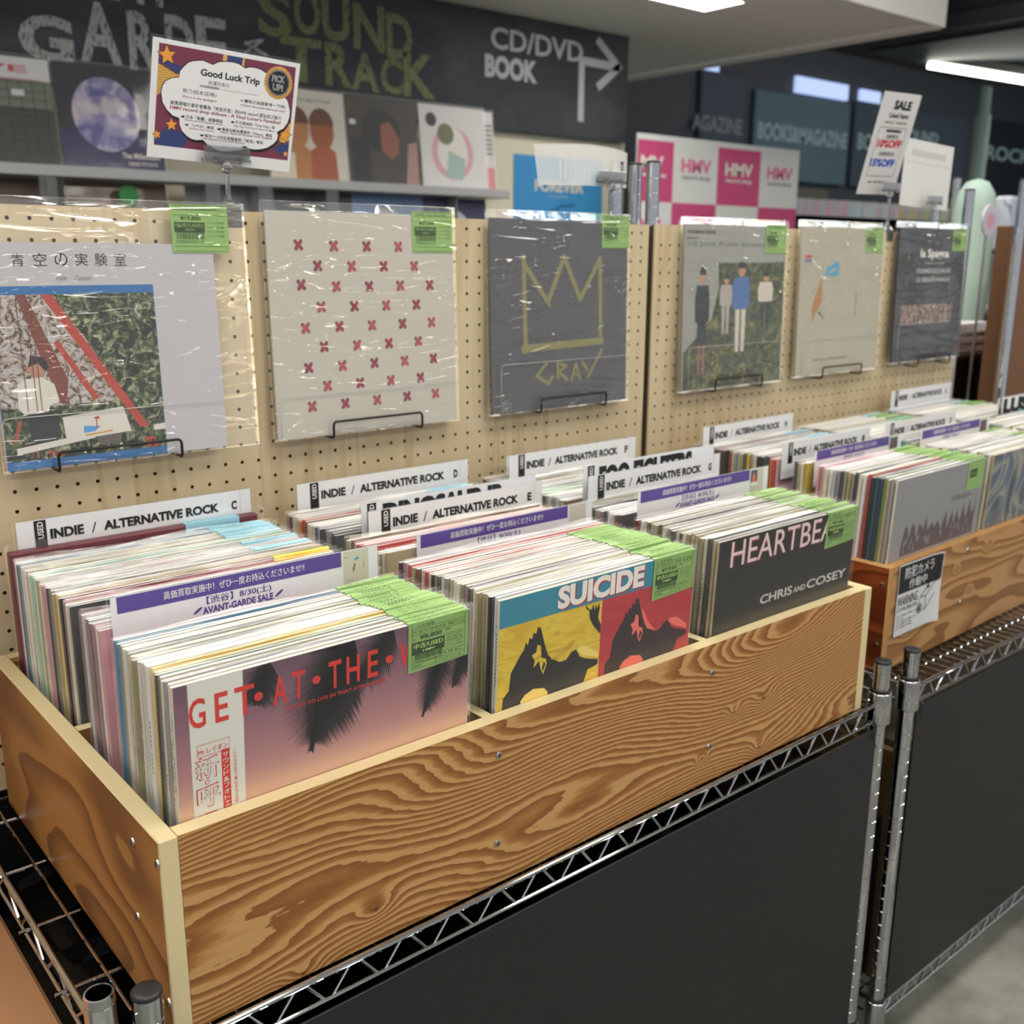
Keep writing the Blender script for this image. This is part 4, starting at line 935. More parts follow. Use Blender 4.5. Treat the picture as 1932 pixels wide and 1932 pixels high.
a.build('cover_print', [P('print_sky_blue', (48, 108, 168), .4), m_f, m_b, P('print_orange_red', (176, 70, 56), .4), P('print_offwhite2', (214, 210, 200), .4), P('print_skin', (176, 132, 106), .5), P('print_charcoal', (44, 42, 46), .4), P('print_blue2', (84, 150, 210), .4), P('print_bark', (120, 66, 56), .5), P('print_ochre', (200, 150, 70), .5), P('print_dim', (96, 88, 84), .5), P('print_soft_grey', (120, 118, 118), .5)], R1)
pocket(R1, .003, .330, .0655)
# 2 cream cover with 40 red crosses cut through it
R2 = wall_record(.4010, .2230, 0, 'wall record with cream cover and rows of small dark red crosses', seed=9, mat=P('cover_cream', (188, 183, 171), .5), tagp=(.2395, .2605, .0745, .0600, '27,500', 'HIR 10 FIRM'))
a = MB()
XM = [(0.153, 0.857), (0.331, 0.853), (0.504, 0.853), (0.679, 0.853), (0.244, 0.767), (0.42, 0.764), (0.593, 0.764), (0.766, 0.763), (0.157, 0.685), (0.335, 0.675), (0.509, 0.673), (0.683, 0.674), (0.853, 0.674), (0.251, 0.586), (0.425, 0.585), (0.599, 0.584), (0.771, 0.584), (0.167, 0.495), (0.341, 0.496), (0.516, 0.495), (0.688, 0.496), (0.858, 0.496), (0.256, 0.408), (0.431, 0.406), (0.606, 0.407), (0.776, 0.408), (0.171, 0.318), (0.347, 0.317), (0.521, 0.319), (0.693, 0.319), (0.864, 0.321), (0.263, 0.23), (0.438, 0.231), (0.61, 0.231), (0.783, 0.232), (0.179, 0.142), (0.353, 0.142), (0.528, 0.143), (0.7, 0.146), (0.87, 0.147)]
for k, (u, v) in enumerate(XM):
    cx, cz = u * J, v * J; pts = []; R_, r_, wd = .0093, .0026, .0027
    for q_ in range(4):
        an = math.radians(48 + 90 * q_ - (4 if q_ % 2 else -4)); ca, sa = math.cos(an), math.sin(an); tx, tz = cx + ca * (R_ - wd), cz + sa * (R_ - wd)
        for e in range(-4, 5):
            b_ = an + e * math.pi / 8; pts.append((tx + wd * math.cos(b_), tz + wd * math.sin(b_)))
        am = an + math.pi / 4; pts.append((cx + r_ * 1.35 * math.cos(am), cz + r_ * 1.35 * math.sin(am)))
    a.poly(pts, .0006, 1 if k % 3 else 0)
    pts2 = [(cx + (x_ - cx) * .86 + .0002, cz + (z_ - cz) * .86 - .0006) for x_, z_ in pts]; a.poly(pts2, .0003, 2 if k % 2 else 0)
a.build('cover_print', [P('print_deep_red', (140, 44, 60), .5), P('print_shadow_red', (96, 44, 56), .5), P('print_rose', (168, 72, 80), .5)], R2)
pocket(R2, .004, .318, .062)
# 3 grey cover, generic zigzag crown outline with the word GRAY
R3 = wall_record(.7900, .2230, 0, 'wall record with dark grey cover, rough olive crown outline and the word GRAY', seed=13, mat=P('cover_dark_grey', (78, 78, 82), .35), tagp=(.2480, .2700, .068, .0550, '22,000', 'GRAY'), W=.313)
a = MB()
stroke(a, U([(.22, .81), (.23, .32)]), .009, .0006, 0); stroke(a, U([(.225, .77), (.388, .575), (.506, .81), (.625, .585), (.775, .80), (.783, .36)]), .009, .0004, 0); stroke(a, U([(.215, .335), (.79, .352)]), .0125, .0002, 0)
stroke(a, U([(.40, .555), (.385, .57)]), .006, .0, 0)
stroke(a, U([(.375, .25), (.306, .185), (.389, .14), (.421, .175)]), .0065, .0005, 0)
stroke(a, U([(.459, .165), (.457, .25), (.519, .228), (.465, .20), (.525, .152)]), .006, .0004, 0)
stroke(a, U([(.56, .150), (.592, .235), (.626, .150)]), .006, .0003, 0); stroke(a, U([(.572, .178), (.618, .178)]), .005, .0002, 0)
stroke(a, U([(.643, .240), (.682, .195)]), .006, .0005, 0); stroke(a, U([(.792, .300), (.686, .155)]), .006, .0003, 0)
a.build('cover_print', [P('print_olive', (128, 124, 80), .5)], R3)
a = MB(); a.rect(.018, .0045, .040, .0175, .0004, 0); a.rect(.0187, .0052, .0393, .0168, .0002, 1); a.text('FAR OUT', .021, .0105, .030, .014, .0, 0); a.build('corner_logo', [P('print_light_grey', (170, 170, 172), .5), P('cover_dark_grey')], R3)
pocket(R3, .016, .322, .082)
# 4 four people standing in grass (generic figures)
R4 = wall_record(1.2560, .2240, 0, 'wall record with four people standing on a grassy cliff, leftmost on the far pegboard', seed=21, mat=P('cover_warm_grey', (146, 146, 138), .5), tagp=(.245, .262, .0695, .0560, '9,900', 'THROBBING'))
a = MB(); m_g, N, L, b = graph('printed_meadow')
L.new(ramp(N, L, noise(N, L, mapped(N, L, (1, 1, 1)), 45, 5, .7, 1), [(.35, (34, 42, 30)), (.5, (66, 74, 50)), (.6, (100, 104, 66)), (.7, (150, 138, 80))]), b.inputs['Base Color'])
pp = lambda pts, k, m_: a.poly(U(pts), .0008 - .0002 * k, m_)
pp([(.01, .01), (.99, .01), (.99, .78), (.8, .775), (.32, .775), (.33, .62), (.27, .44), (.12, .32), (.01, .24)], 0, 0)
pp([(.01, .24), (.12, .32), (.2, .36), (.2, .26), (.01, .16)], 1, 0)
def man(cx, top, bot, wd, mt, mtro, mh, skirt=False):
    h_ = top - bot; hd = h_ * .13
    pp([(cx - wd * .5, top - hd * 1.25), (cx + wd * .5, top - hd * 1.25), (cx + wd * .62, top - h_ * .3), (cx + wd * .58, top - h_ * .5), (cx + wd * .3, top - h_ * .52), (cx - wd * .3, top - h_ * .52), (cx - wd * .58, top - h_ * .5), (cx - wd * .62, top - h_ * .3)], 2, mt)
    if skirt: pp([(cx - wd * .35, top - h_ * .5), (cx + wd * .35, top - h_ * .5), (cx + wd * .45, top - h_ * .72), (cx - wd * .45, top - h_ * .72)], 2, mt); 
    for s in (-1, 1): pp([(cx + s * wd * .05, top - h_ * .5), (cx + s * wd * .38, top - h_ * .5), (cx + s * wd * .32, bot), (cx + s * wd * .08, bot)], 1.6, mtro)
    n = 14; a.poly(U([(cx + wd * .26 * math.cos(k / n * math.tau), top - hd * .6 + hd * .62 * math.sin(k / n * math.tau)) for k in range(n)]), .0002, mh)
    n = 10; a.poly(U([(cx + wd * .28 * math.cos(k / n * math.pi), top - hd * .5 + hd * .6 * math.sin(k / n * math.pi)) for k in range(n + 1)]), .0001, 3)
man(.175, .745, .10, .11, 3, 6, 5, True); man(.40, .70, .34, .10, 4, 4, 5); man(.55, .775, .22, .14, 2, 7, 5); man(.80, .71, .36, .13, 7, 3, 5)
for k in range(16): u, v = random.Random(k).uniform(.1, .9), random.Random(k + 50).uniform(.03, .25); a.disc(u * J, v * J, .0022, .0001, 8, 6)
a.text('THROBBING GRISTLE', .02 * J, .945 * J, .285 * J, .965 * J, .0005, 3, .02); a.text('BRING YOU', .02 * J, .912 * J, .12 * J, .925 * J, .0005, 3); a.text('20 Jazz Funk Greats', .015 * J, .865 * J, .80 * J, .90 * J, .0005, 1, .01)
a.build('cover_print', [m_g, P('print_olive_grey', (110, 112, 96), .5), P('print_shirt_blue', (70, 104, 156), .5), P('print_dark_slate', (40, 44, 50), .5), P('print_stone', (164, 156, 150), .5), P('print_skin'), P('print_brownish', (130, 96, 84), .5), P('print_cream2', (196, 188, 172), .5), P('print_ochre')], R4)
pocket(R4, .016, .34, .085)
# 5 beige cover with bird
R5 = wall_record(1.6240, .2270, 0, 'wall record with plain beige cover, small brown bird and blue flag shape', seed=27, mat=P('cover_beige', (168, 162, 144), .5), tagp=(.243, .262, .070, .0560, '8,800', 'NICELY'))
a = MB()
a.poly(U([(.24, .65), (.22, .60), (.17, .50), (.155, .46), (.17, .40), (.155, .36), (.19, .40), (.20, .44), (.235, .46), (.265, .50), (.27, .58), (.262, .645)]), .0006, 0)
a.poly(U([(.20, .44), (.25, .42), (.31, .375), (.30, .39), (.25, .435)]), .0006, 3); a.poly(U([(.286, .685), (.31, .73), (.448, .775), (.456, .68), (.38, .672)]), .0006, 1); a.poly(U([(.32, .70), (.40, .735), (.43, .715), (.36, .69)]), .0004, 4)
stroke(a, U([(.686, .56), (.685, .39)]), .0015, .0006, 3); a.rect(.05 * J, .795 * J, .125 * J, .815 * J, .0006, 2); a.rect(.05 * J, .77 * J, .125 * J, .785 * J, .0006, 5)
a.text('NICELY ARRANGED', .2 * J, .10 * J, .6 * J, .115 * J, .0006, 3)
a.build('cover_print', [P('print_brown_bird', (168, 118, 66), .5), P('print_flag_blue', (60, 150, 190), .5), P('print_dull_red', (180, 70, 66), .5), P('print_charcoal'), P('cover_beige'), P('print_dusty_blue', (90, 104, 150), .5)], R5)
pocket(R5, .02, .345, .08)
# 6 black cover
R6 = wall_record(2.0060, .2330, 0, 'wall record with black cover and white serif lettering, at the right end of the pegboard', seed=33, mat=P('cover_black', (36, 36, 38), .3), tagp=(.246, .262, .0685, .0540, '7,700', 'LA SPAGNA'))
a = MB(); a.text('la Spagna', .32 * J, .765 * J, .741 * J, .845 * J, .0006, 0, .02); a.text('fifteenth sixteenth', .40 * J, .735 * J, .68 * J, .750 * J, .0006, 1); a.text('ATRIUM MUSICAE DE MADRID', .27 * J, .665 * J, .79 * J, .700 * J, .0006, 1, .01); a.text('Dir. GREGORIO PANIAGUA', .29 * J, .60 * J, .78 * J, .635 * J, .0006, 1, .01)
m_p, N, L, b = graph('printed_tapestry'); L.new(ramp(N, L, noise(N, L, mapped(N, L, (1, 1, 1), rot=(0, .7, 0)), 60, 3, .6, 2), [(.35, (60, 44, 44)), (.5, (110, 84, 80)), (.58, (190, 170, 150)), (.65, (90, 70, 66))]), b.inputs['Base Color'])
a.rect(.09 * J, .285 * J, .85 * J, .43 * J, .0006, 2); a.build('cover_print', [P('print_offwhite'), P('print_silver'), m_p], R6)
pocket(R6, .02, .345, .09)
# ------------------------------------------------------------------ sign on a clip stand, above the near pegboard
clear_pl = P('clear_moulded_plastic', (226, 230, 234), .08); clear_pl.node_tree.nodes['Principled BSDF'].inputs['Transmission Weight'].default_value = .9
def clip_stand(x, y, z0, z1, label, tilt=0):
    t = thing('sign_clip_stand', label, 'stand', (x, y, z0))
    a = MB(); a.bbox(-.017, .017, -.012, .012, 0, .004, .001); a.bbox(-.014, .014, -.010, -.006, -.022, 0, .001); a.bbox(-.014, .014, .008, .012, -.022, 0, .001); a.lathe([(.013, .004), (.010, .010), (.005, .014), (.0035, .02)], n=14); a.build('clamp', clear_pl, t)
    a = MB(); a.tube((0, 0, .012), (0, 0, z1 - z0 - .012), .0032, 10); a.build('stem', clear_pl, t)
    a = MB(); a.lathe([(0, -.009), (.005, -.007), (.008, 0), (.005, .007), (0, .009)], n=14); a.build('ball_joint', clear_pl, t, True, loc=(0, 0, z1 - z0 - .008))
    a = MB(); a.bbox(-.032, .032, -.0045, -.003, -.004, .014, .0005); a.bbox(-.032, .032, .001, .0025, -.004, .014, .0005); a.tube((-.034, -.001, -.004), (.034, -.001, -.004), .0028, 8)
    for s in (-1, 1): a.tube((s * .016, -.004, -.0065), (s * .016, -.004, .001), .004, 8)
    a.build('clip_jaw', clear_pl, t, loc=(0, -.001, z1 - z0 + .004), rot=(tilt, 0, 0)); return t
clip_stand(.3620, .5640, .5365, .6000, 'clear clip stand clamped on the near pegboard, holding the tilted cloud poster', math.radians(13))
PR = Vector((.9985, -.0005, -.045)).normalized(); PU = Vector((.0345, -.237, .971)); PU = (PU - PR * PU.dot(PR)).normalized(); PYv = PU.cross(PR)
Wp, Hp = .200, .141
pt = thing('clip_sign', 'tilted shop poster, white cloud on maroon and navy, orange stars, PICK UP badge', 'poster')
pt.matrix_world = Matrix(((PR.x, PYv.x, PU.x, .2593), (PR.y, PYv.y, PU.y, .5743), (PR.z, PYv.z, PU.z, .5998), (0, 0, 0, 1)))
a = MB(); a.bbox(0, Wp, 0, .0012, 0, Hp, .0003); a.build('paper', white_paper, pt)
a = MB(); a.bbox(-.002, Wp + .002, .0020, .0026, .0, Hp + .004, .0001); a.build('clear_cover', acryl, pt)
a = MB(); V_ = lambda pts: [(u * Wp, v * Hp) for u, v in pts]
def pp2(pts, k, m_): a.poly(V_(pts), -.00008 * (k + 1), m_)
pp2([(.04, .11), (.978, .11), (.970, .962), (.04, .962)], 0, 1)
pp2([(.041, .84), (.20, .80), (.20, .70), (.09, .79), (.041, .80)], 1, 2); pp2([(.046, .19), (.135, .30), (.27, .20), (.225, .112), (.046, .112)], 1, 2); pp2([(.47, .961), (.605, .961), (.604, .86), (.47, .86)], 1, 2); pp2([(.86, .20), (.975, .30), (.978, .14), (.95, .14)], 1, 2)
pp2([(.042, .795), (.175, .72), (.10, .60), (.042, .53)], 1, 3); pp2([(.455, .961), (.485, .961), (.48, .90), (.455, .905)], 2, 3); pp2([(.59, .96), (.605, .96), (.60, .88), (.585, .88)], 2, 3); pp2([(.93, .42), (.975, .46), (.975, .26), (.90, .28)], 1, 3)
for i in range(9):
    for j in range(11):
        u, v = .050 + i * .013 + (j % 2) * .0065, .56 + j * .021
        if v < .795 - (u - .042) * .5 and v > .53 + (u - .042) * 1.5: a.disc(u * Wp, v * Hp, .0006, -.00024, 0, 5)
def star(u, v, r, ro=0, k=4):
    for rr, m_, e in ((r * 1.13, 0, 0), (r, 4, 1)):
        pts = [(u * Wp + rr * (1 if q % 2 == 0 else .45) * math.cos(math.pi / 2 + ro + q * math.pi / 5), v * Hp + rr * (1 if q % 2 == 0 else .45) * math.sin(math.pi / 2 + ro + q * math.pi / 5)) for q in range(10)]
        a.poly(pts, -.00008 * (k + e), m_)
star(.093, .872, .0118, .15); star(.146, .30, .0082, .1); star(.935, .345, .0105, -.2); star(.055, .20, .006, .3); star(.957, .17, .0045, .2); star(.175, .705, .006, .4, 2)
CL = [(.068, .561), (.075, .62), (.093, .66), (.13, .69), (.176, .705), (.18, .76), (.202, .80), (.228, .84), (.26, .86), (.321, .878), (.391, .858), (.43, .89), (.482, .904), (.53, .908), (.564, .902), (.611, .876), (.640, .892), (.674, .895), (.72, .888), (.754, .868), (.80, .84), (.85, .78), (.899, .689), (.93, .66), (.944, .617), (.958, .56), (.956, .503), (.945, .45), (.92, .40), (.876, .362), (.886, .33), (.882, .288), (.86, .25), (.82, .21), (.77, .185), (.723, .175), (.685, .18), (.649, .198), (.62, .17), (.573, .155), (.52, .135), (.465, .131), (.41, .15), (.358, .205), (.32, .195), (.283, .199), (.25, .22), (.217, .259), (.198, .31), (.193, .366), (.15, .38), (.111, .421), (.08, .48)]
a.poly([(u * Wp * 1.0 + .0016, v * Hp - .0035) for u, v in CL], -.00055, 0); a.poly([((u - .5) * Wp * 1.012 + .5 * Wp, (v - .5) * Hp * 1.02 + .5 * Hp) for u, v in CL], -.0006, 0); a.poly(V_(CL), -.00068, 5)
T2 = lambda s, u0, v0, u1, v1, m_=0, b_=.0: a.text(s, u0 * Wp, v0 * Hp, u1 * Wp, v1 * Hp, -.00076, m_, b_)
T2('Good Luck Trip', .313, .735, .720, .812, 0, .035); T2('好運日本行', .369, .685, .511, .722, 0, .0); T2('日本旅遊資訊網站', .314, .655, .446, .676, 0, .01); T2('Your go-to guide for traveling in Japan', .458, .654, .719, .668, 6, .0)
T2('有介紹本店唷♪', .203, .585, .431, .625, 0, .0); T2('We’re in the spotlight♪', .202, .538, .434, .566, 6, .01)
T2('←購物之前請參考一下吧!', .596, .580, .919, .612, 0, .01); T2('←Check the article before you shop!', .599, .541, .923, .566, 6, .01)
T2('被黑膠唱片愛好者譽為「宛如天堂」的HMV record 澀谷店之魅力', .129, .472, .897, .508, 0, .01); T2('HMV record shop shibuya - A Vinyl Lover’s Paradise!', .129, .424, .897, .464, 6, .02)
T2('☛日本「動畫」原聲帶區', .204, .370, .485, .402, 0, .01); T2('Soundtracks from Japanese Anime', .229, .348, .487, .366, 6, .01); T2('☛不可錯過的「City Pop」區', .542, .378, .858, .412, 0, .01); T2('City Pop You Don’t Want to Miss!', .563, .351, .856, .373, 6, .01)
T2('☛「J-POP」專區', .233, .302, .428, .332, 0, .01); T2('Japanese Pops Section', .262, .281, .430, .297, 6, .01); T2('☛單曲也極為豐富的「Disco」專區', .453, .304, .843, .335, 0, .01); T2('Disco Section Packed with Singles!', .475, .280, .845, .302, 6, .01)
T2('☛每年1～2次從英國進貨!「搖滾」專區', .338, .230, .782, .260, 0, .01); T2('UK Imports in Our Rock Section!', .361, .207, .651, .227, 6, .01)
a.disc(.852 * Wp, .800 * Hp, .0205, -.0008, 3, 36); 
for k in range(32): an = k / 32 * math.tau; a.disc(.852 * Wp + .0187 * math.cos(an), .800 * Hp + .0187 * math.sin(an), .0009, -.00088, (7, 2, 3, 6)[(k // 3) % 4], 6)
a.disc(.852 * Wp, .800 * Hp, .0165, -.00088, 7, 36); ring(a, .852 * Wp, .800 * Hp, .0150, .0154, -.00094, 5, 32)
a.text('PICK', .805 * Wp, .805 * Hp, .898 * Wp, .865 * Hp, -.00094, 5, .03); a.text('PICK', .808 * Wp, .808 * Hp, .895 * Wp, .862 * Hp, -.001, 7, -.01)
a.text('UP!', .815 * Wp, .730 * Hp, .888 * Wp, .790 * Hp, -.00094, 5, .03); a.text('UP!', .818 * Wp, .733 * Hp, .885 * Wp, .787 * Hp, -.001, 7, -.01)
a.build('poster_print', [ink, P('poster_maroon', (122, 56, 80), .5), P('poster_navy', (54, 66, 120), .5), P('poster_gold', (222, 172, 90), .5), P('poster_orange', (236, 160, 64), .5), P('poster_white', (236, 236, 238), .5), P('poster_wine', (150, 54, 84), .5), P('poster_black', (34, 34, 38), .5)], pt)

# translucent card seen from behind, on its own clear stand
clip_stand(1.083, .5640, .5365, .606, 'clear clip stand right of the grey record, holding the curved translucent card')
t = thing('clip_sign', 'curved translucent grey card seen from behind, above the grey record', 'sign', (.925, .590, .600))
a = MB(); n = 16; Wc, Hc = .225, .060
fx = lambda u: (u * Wc, -.02 * math.sin(u * math.pi) + .002, 0)
for k in range(n):
    u0, u1 = k / n, (k + 1) / n
    p0, p1 = fx(u0), fx(u1); e0, e1 = .006 * math.sin(u0 * math.pi), .006 * math.sin(u1 * math.pi)
    a.face([(p0[0] + .012 * (1 - u0) , p0[1], -.004 * (1 - u0)), (p1[0] + .012 * (1 - u1), p1[1], -.004 * (1 - u1)), (p1[0], p1[1], Hc + e1), (p0[0], p0[1], Hc + e0)])
a.build('card', film('milky_translucent_card', .62, .15, (6, .15), gl=.8), t)
a = MB()
for k in range(12): a.rect(.045 + k * .0115, .006, .050 + k * .0115, .036 + .008 * (k % 2), -.014 + .0, 0)
a.build('faded_lettering', film('faded_back_print', .5, .3, None, gl=.3), t)

# SALE strip and white notice on clear stands on the far pegboard
clip_stand(1.990, .5640, .5375, .628, 'clear clip stand on the far pegboard, holding the leaning SALE strip')
t = thing('clip_sign', 'leaning white SALE strip with red 10% and blue 15% off lines', 'sign')
SR = Vector((.997, -.05, .02)).normalized(); SU = Vector((-.10, -.245, .96)); SU = (SU - SR * SU.dot(SR)).normalized(); SY = SU.cross(SR); so = Vector((1.972, .5665, .727)) - SR * .071 - SU * .110
t.matrix_world = Matrix(((SR.x * .888, SY.x, SU.x * .917, so.x), (SR.y * .888, SY.y, SU.y * .917, so.y), (SR.z * .888, SY.z, SU.z * .917, so.z), (0, 0, 0, 1)))
a = MB(); a.bbox(0, .160, 0, .001, 0, .240, .0003); a.build('paper', P('sale_paper', (214, 212, 212), .5), t)
a = MB(); Y_ = -.0006
TT = lambda s, u0, v0, u1, v1, m_=0, b_=.02: a.text(s, u0 * .16, v0 * .24, u1 * .16, v1 * .24, Y_, m_, b_)
TT('SALE', .34, .84, .80, .93, 0, .05); TT('Used Item', .28, .76, .80, .81, 0); TT('8/8(土) - 8/30(日)', .22, .70, .80, .73, 0)
stroke(a, [(.02, .045), (.02, .16), (.135, .16), (.135, .045), (.02, .045)], .001, Y_, 0)
TT('MEMBERS', .32, .62, .72, .65, 0, .04); TT('点数割引', .34, .56, .68, .60, 0); TT('10%OFF', .17, .47, .82, .55, 1, .05); TT('点数割引', .28, .39, .70, .43, 0); TT('15%OFF', .12, .28, .78, .36, 2, .05); TT('on all items', .2, .12, .7, .14, 0)
a.build('lettering', [ink, P('sale_red', (200, 60, 70), .5), P('sale_blue', (50, 90, 190), .5)], t)
t = thing('clip_sign', 'plain white notice sheet behind the leaning SALE strip', 'sign', (2.070, .585, .600), 0, None, rot=(0, math.radians(2), 0))
a = MB(); a.bbox(0, .225, 0, .001, 0, .152, .0003); a.rect(.01, .1, .215, .102, -.0004, 1); a.rect(.03, .115, .19, .13, -.0004, 1)
a.build('paper', [P('notice_white', (222, 222, 220), .5), P('notice_grey', (200, 200, 198), .5)], t)
clip_stand(2.19, .5640, .5375, .606, 'clear clip stand on the far pegboard, holding the plain white notice')

# ------------------------------------------------------------------ back wall display
m_cb, N, L, b = graph('dusty_chalkboard')
n1 = noise(N, L, mapped(N, L, (1, 1, 1.6)), 2.2, 4, .6, .6); L.new(ramp(N, L, n1, [(.3, (52, 56, 62)), (.55, (66, 70, 76)), (.75, (84, 88, 92))]), b.inputs['Base Color']); b.inputs['Roughness'].default_value = .7
cb = thing('chalkboard_sign', 'long dark chalkboard high on the back wall, hand lettered SOUND TRACK and CD/DVD BOOK', 'sign', (-.6, 2.79, .99))
q = MB(); q.bbox(0, 4.01, 0, .025, 0, .455, .003); q.build('board', m_cb, cb)
def chalk(name, c):
    m, N, L, b = graph(name); N.remove(b); out = N['Material Output']
    d = N.new('ShaderNodeBsdfDiffuse'); d.inputs[0].default_value = lin(c); t = N.new('ShaderNodeBsdfTransparent'); mx = N.new('ShaderNodeMixShader')
    f = noise(N, L, mapped(N, L, (60, 1, 18), rot=(0, .5, 0)), 2.4, 4, .7)
    L.new(math_n(N, L, 'MULTIPLY', math_n(N, L, 'GREATER_THAN', f, .44), .85), mx.inputs[0]); L.new(t.outputs[0], mx.inputs[1]); L.new(d.outputs[0], mx.inputs[2]); L.new(mx.outputs[0], out.inputs['Surface']); return m
a = MB(); cx = lambda v: v + .6; cz = lambda v: v - .99
CT = lambda s, x0, z0, x1, z1, m_, b_=.05, bb=.02: (a.text(s, cx(x0), cz(z0), cx(x1), cz(z1), -.002, m_, b_))
# each letter stands on its own, as drawn
CT('G', .752, 1.052, .915, 1.190, 0, .04); CT('A', .935, 1.070, 1.065, 1.250, 0, .03); CT('R', 1.090, 1.060, 1.185, 1.240, 0, .03); CT('D', 1.215, 1.070, 1.315, 1.245, 0, .03); CT('E', 1.322, 1.075, 1.432, 1.255, 0, .02)
CT('AVANT', .75, 1.262, 1.25, 1.40, 0, .03)
CM = [chalk('white_chalk', (206, 208, 208)), chalk('yellow_chalk', (150, 154, 118)), P('white_marker', (196, 200, 202), .8)]
a.build('chalk_lettering', CM, cb); a = MB()
for s, x0, x1, z0, z1 in (('S', 1.555, 1.685, 1.225, 1.375), ('O', 1.695, 1.802, 1.245, 1.40), ('U', 1.808, 1.925, 1.240, 1.395), ('N', 1.940, 2.078, 1.225, 1.385), ('D', 2.086, 2.205, 1.212, 1.37)): CT(s, x0, z0, x1, z1, 1, .03)
for s, x0, x1, z0, z1 in (('T', 1.635, 1.802, 1.085, 1.235), ('R', 1.815, 1.927, 1.085, 1.235), ('A', 1.925, 2.048, 1.080, 1.215), ('C', 2.055, 2.155, 1.080, 1.212), ('K', 2.160, 2.312, 1.080, 1.240)): CT(s, x0, z0, x1, z1, 1, .03)
a.build('chalk_lettering', CM, cb); a = MB()
CT('CD/DVD', 2.597, 1.305, 3.117, 1.390, 2, .02); CT('BOOK', 2.565, 1.192, 2.85, 1.282, 2, .05)
a.build('chalk_lettering', CM, cb); a = MB()
for pts in ([(3.112, 1.075), (3.112, 1.315), (3.34, 1.312)], [(3.216, 1.405), (3.345, 1.312), (3.224, 1.222)]): stroke(a, [(cx(x_), cz(z_)) for x_, z_ in pts], .035, -.002, 2)
a.build('chalk_arrow', CM, cb); a = MB()
stroke(a, [(cx(1.50), cz(1.16)), (cx(1.57), cz(1.21)), (cx(1.50), cz(1.19)), (cx(1.58), cz(1.16))], .008, -.002, 0)
a.build('chalk_doodle', CM, cb)

grey_metal = P('grey_shelf_metal', (150, 152, 154), .4, .3)
sh = thing('wall_shelf', 'long grey metal ledge on the back wall carrying face-out records', 'shelf', (-.6, 2.55, .700))
q = MB(); q.bbox(0, 3.10, 0, .16, 0, .020, .002); q.build('ledge', grey_metal, sh)
q = MB(); q.bbox(0, 3.10, -.006, 0, .0, .032, .002); q.build('front_lip', P('pale_shelf_lip', (176, 178, 180), .4), sh)
for k in range(4):
    q = MB(); q.box(0, .004, .02, .26, -.12, 0); q.build('bracket', grey_metal, sh, loc=(.3 + k * .85, 0, 0))
def display_record(x, z, label, base, fn, y=2.60, seed=1, lean=6, w_=JW, tagg=False):
    r = thing('record', label, 'record', (x, y, z), 0, None, rot=(-math.radians(lean), 0, 0))
    a = MB(); a.box(0, w_, .001, .005, 0, w_, 0); a.build('jacket', base, r)
    a = MB(); mats = fn(a); a.build('cover_print', mats, r)
    wrap_mesh(w_ + .008, w_ + .008, seed, .0006, 12).build('plastic_sleeve', flat_wrap_m, r, True, loc=(-.004, -.0012, 0)); return r
def c_grid(a):
    a.rect(.002, .19, .313, .313, .0005, 0); a.rect(.002, .17, .313, .25, .0003, 1)
    for k in range(9): a.rect(.0, .05 + k * .024, .30, .052 + k * .024, .0001, 2); a.rect(.02 + k * .034, .03, .022 + k * .034, .25, .0, 2)
    a.rect(.20, .205, .235, .222, -.0002, 0); a.text('LIVE', .04, .27, .25, .29, .0, 3, .02); a.rect(.02, .25, .29, .252, 0, 3); return [white_paper, P('dull_grey_green', (120, 128, 116), .5), ink, P('stamp_red', (210, 90, 110), .5)]
display_record(.470, .7225, 'back wall record with dark gridded cover and white top band, far left', P('cover_dark_moss', (54, 58, 54), .5), c_grid, seed=51)
def c_moon(a):
    m, N, L, b = graph('printed_moon'); n = noise(N, L, mapped(N, L), 14, 4, .6, .4)
    L.new(ramp(N, L, n, [(.38, (96, 96, 160)), (.48, (150, 146, 196)), (.56, (204, 196, 214)), (.7, (230, 222, 226))]), b.inputs['Base Color']); b.inputs['Roughness'].default_value = .5
    a.rect(.002, .002, .313, .12, .0005, 1); a.disc(.146, .172, .103, .0002, 0, 36, .110); a.text('The Millennium', .18, .045, .30, .062, .0, 2, .02); a.text('NINE MOONS', .20, .024, .29, .036, .0, 2); return [m, P('deep_indigo', (44, 42, 92), .5), P('print_offwhite')]
display_record(.7930, .7225, 'back wall record with large pale moon on indigo cover', P('cover_midnight', (30, 32, 52), .5), c_moon, seed=52)
def blurpic(name, stops, sc=9):
    return grad(name, stops, (1, 1, 1), .4)
def c_face(a):
    a.text('BROTHER TO BROTHER', .02, .275, .26, .285, .0003, 0)
    for cx_, k in ((.115, 1), (.215, 2)):
        a.poly([(cx_ - .055, .005), (cx_ + .055, .005), (cx_ + .05, .11), (cx_ + .02, .13), (cx_ - .02, .13), (cx_ - .05, .11)], .0005 - k * .0001, 1 if k == 1 else 4); a.disc(cx_, .18, .048, .0003 - k * .0001, 1 if k == 1 else 2, 20, .066); a.poly([(cx_ + .05 * math.cos(q_ / 8 * math.pi), .20 + .058 * math.sin(q_ / 8 * math.pi)) for q_ in range(9)], .0001 - k * .0001, 3)
    a.rect(.004, .004, .10, .10, -.0001, 5); return [P('print_soft_grey'), P('warm_tan_skin', (196, 132, 80), .5), P('deep_tan_skin', (168, 92, 56), .5), P('auburn_hair', (110, 62, 40), .5), P('rust_cloth', (176, 92, 56), .5), P('ivory_cloth', (228, 222, 200), .5)]
display_record(1.478, .7225, 'back wall record with two warm-toned faces on pale cover, right of the moon', P('cover_ivory', (222, 216, 206), .5), c_face, seed=53)
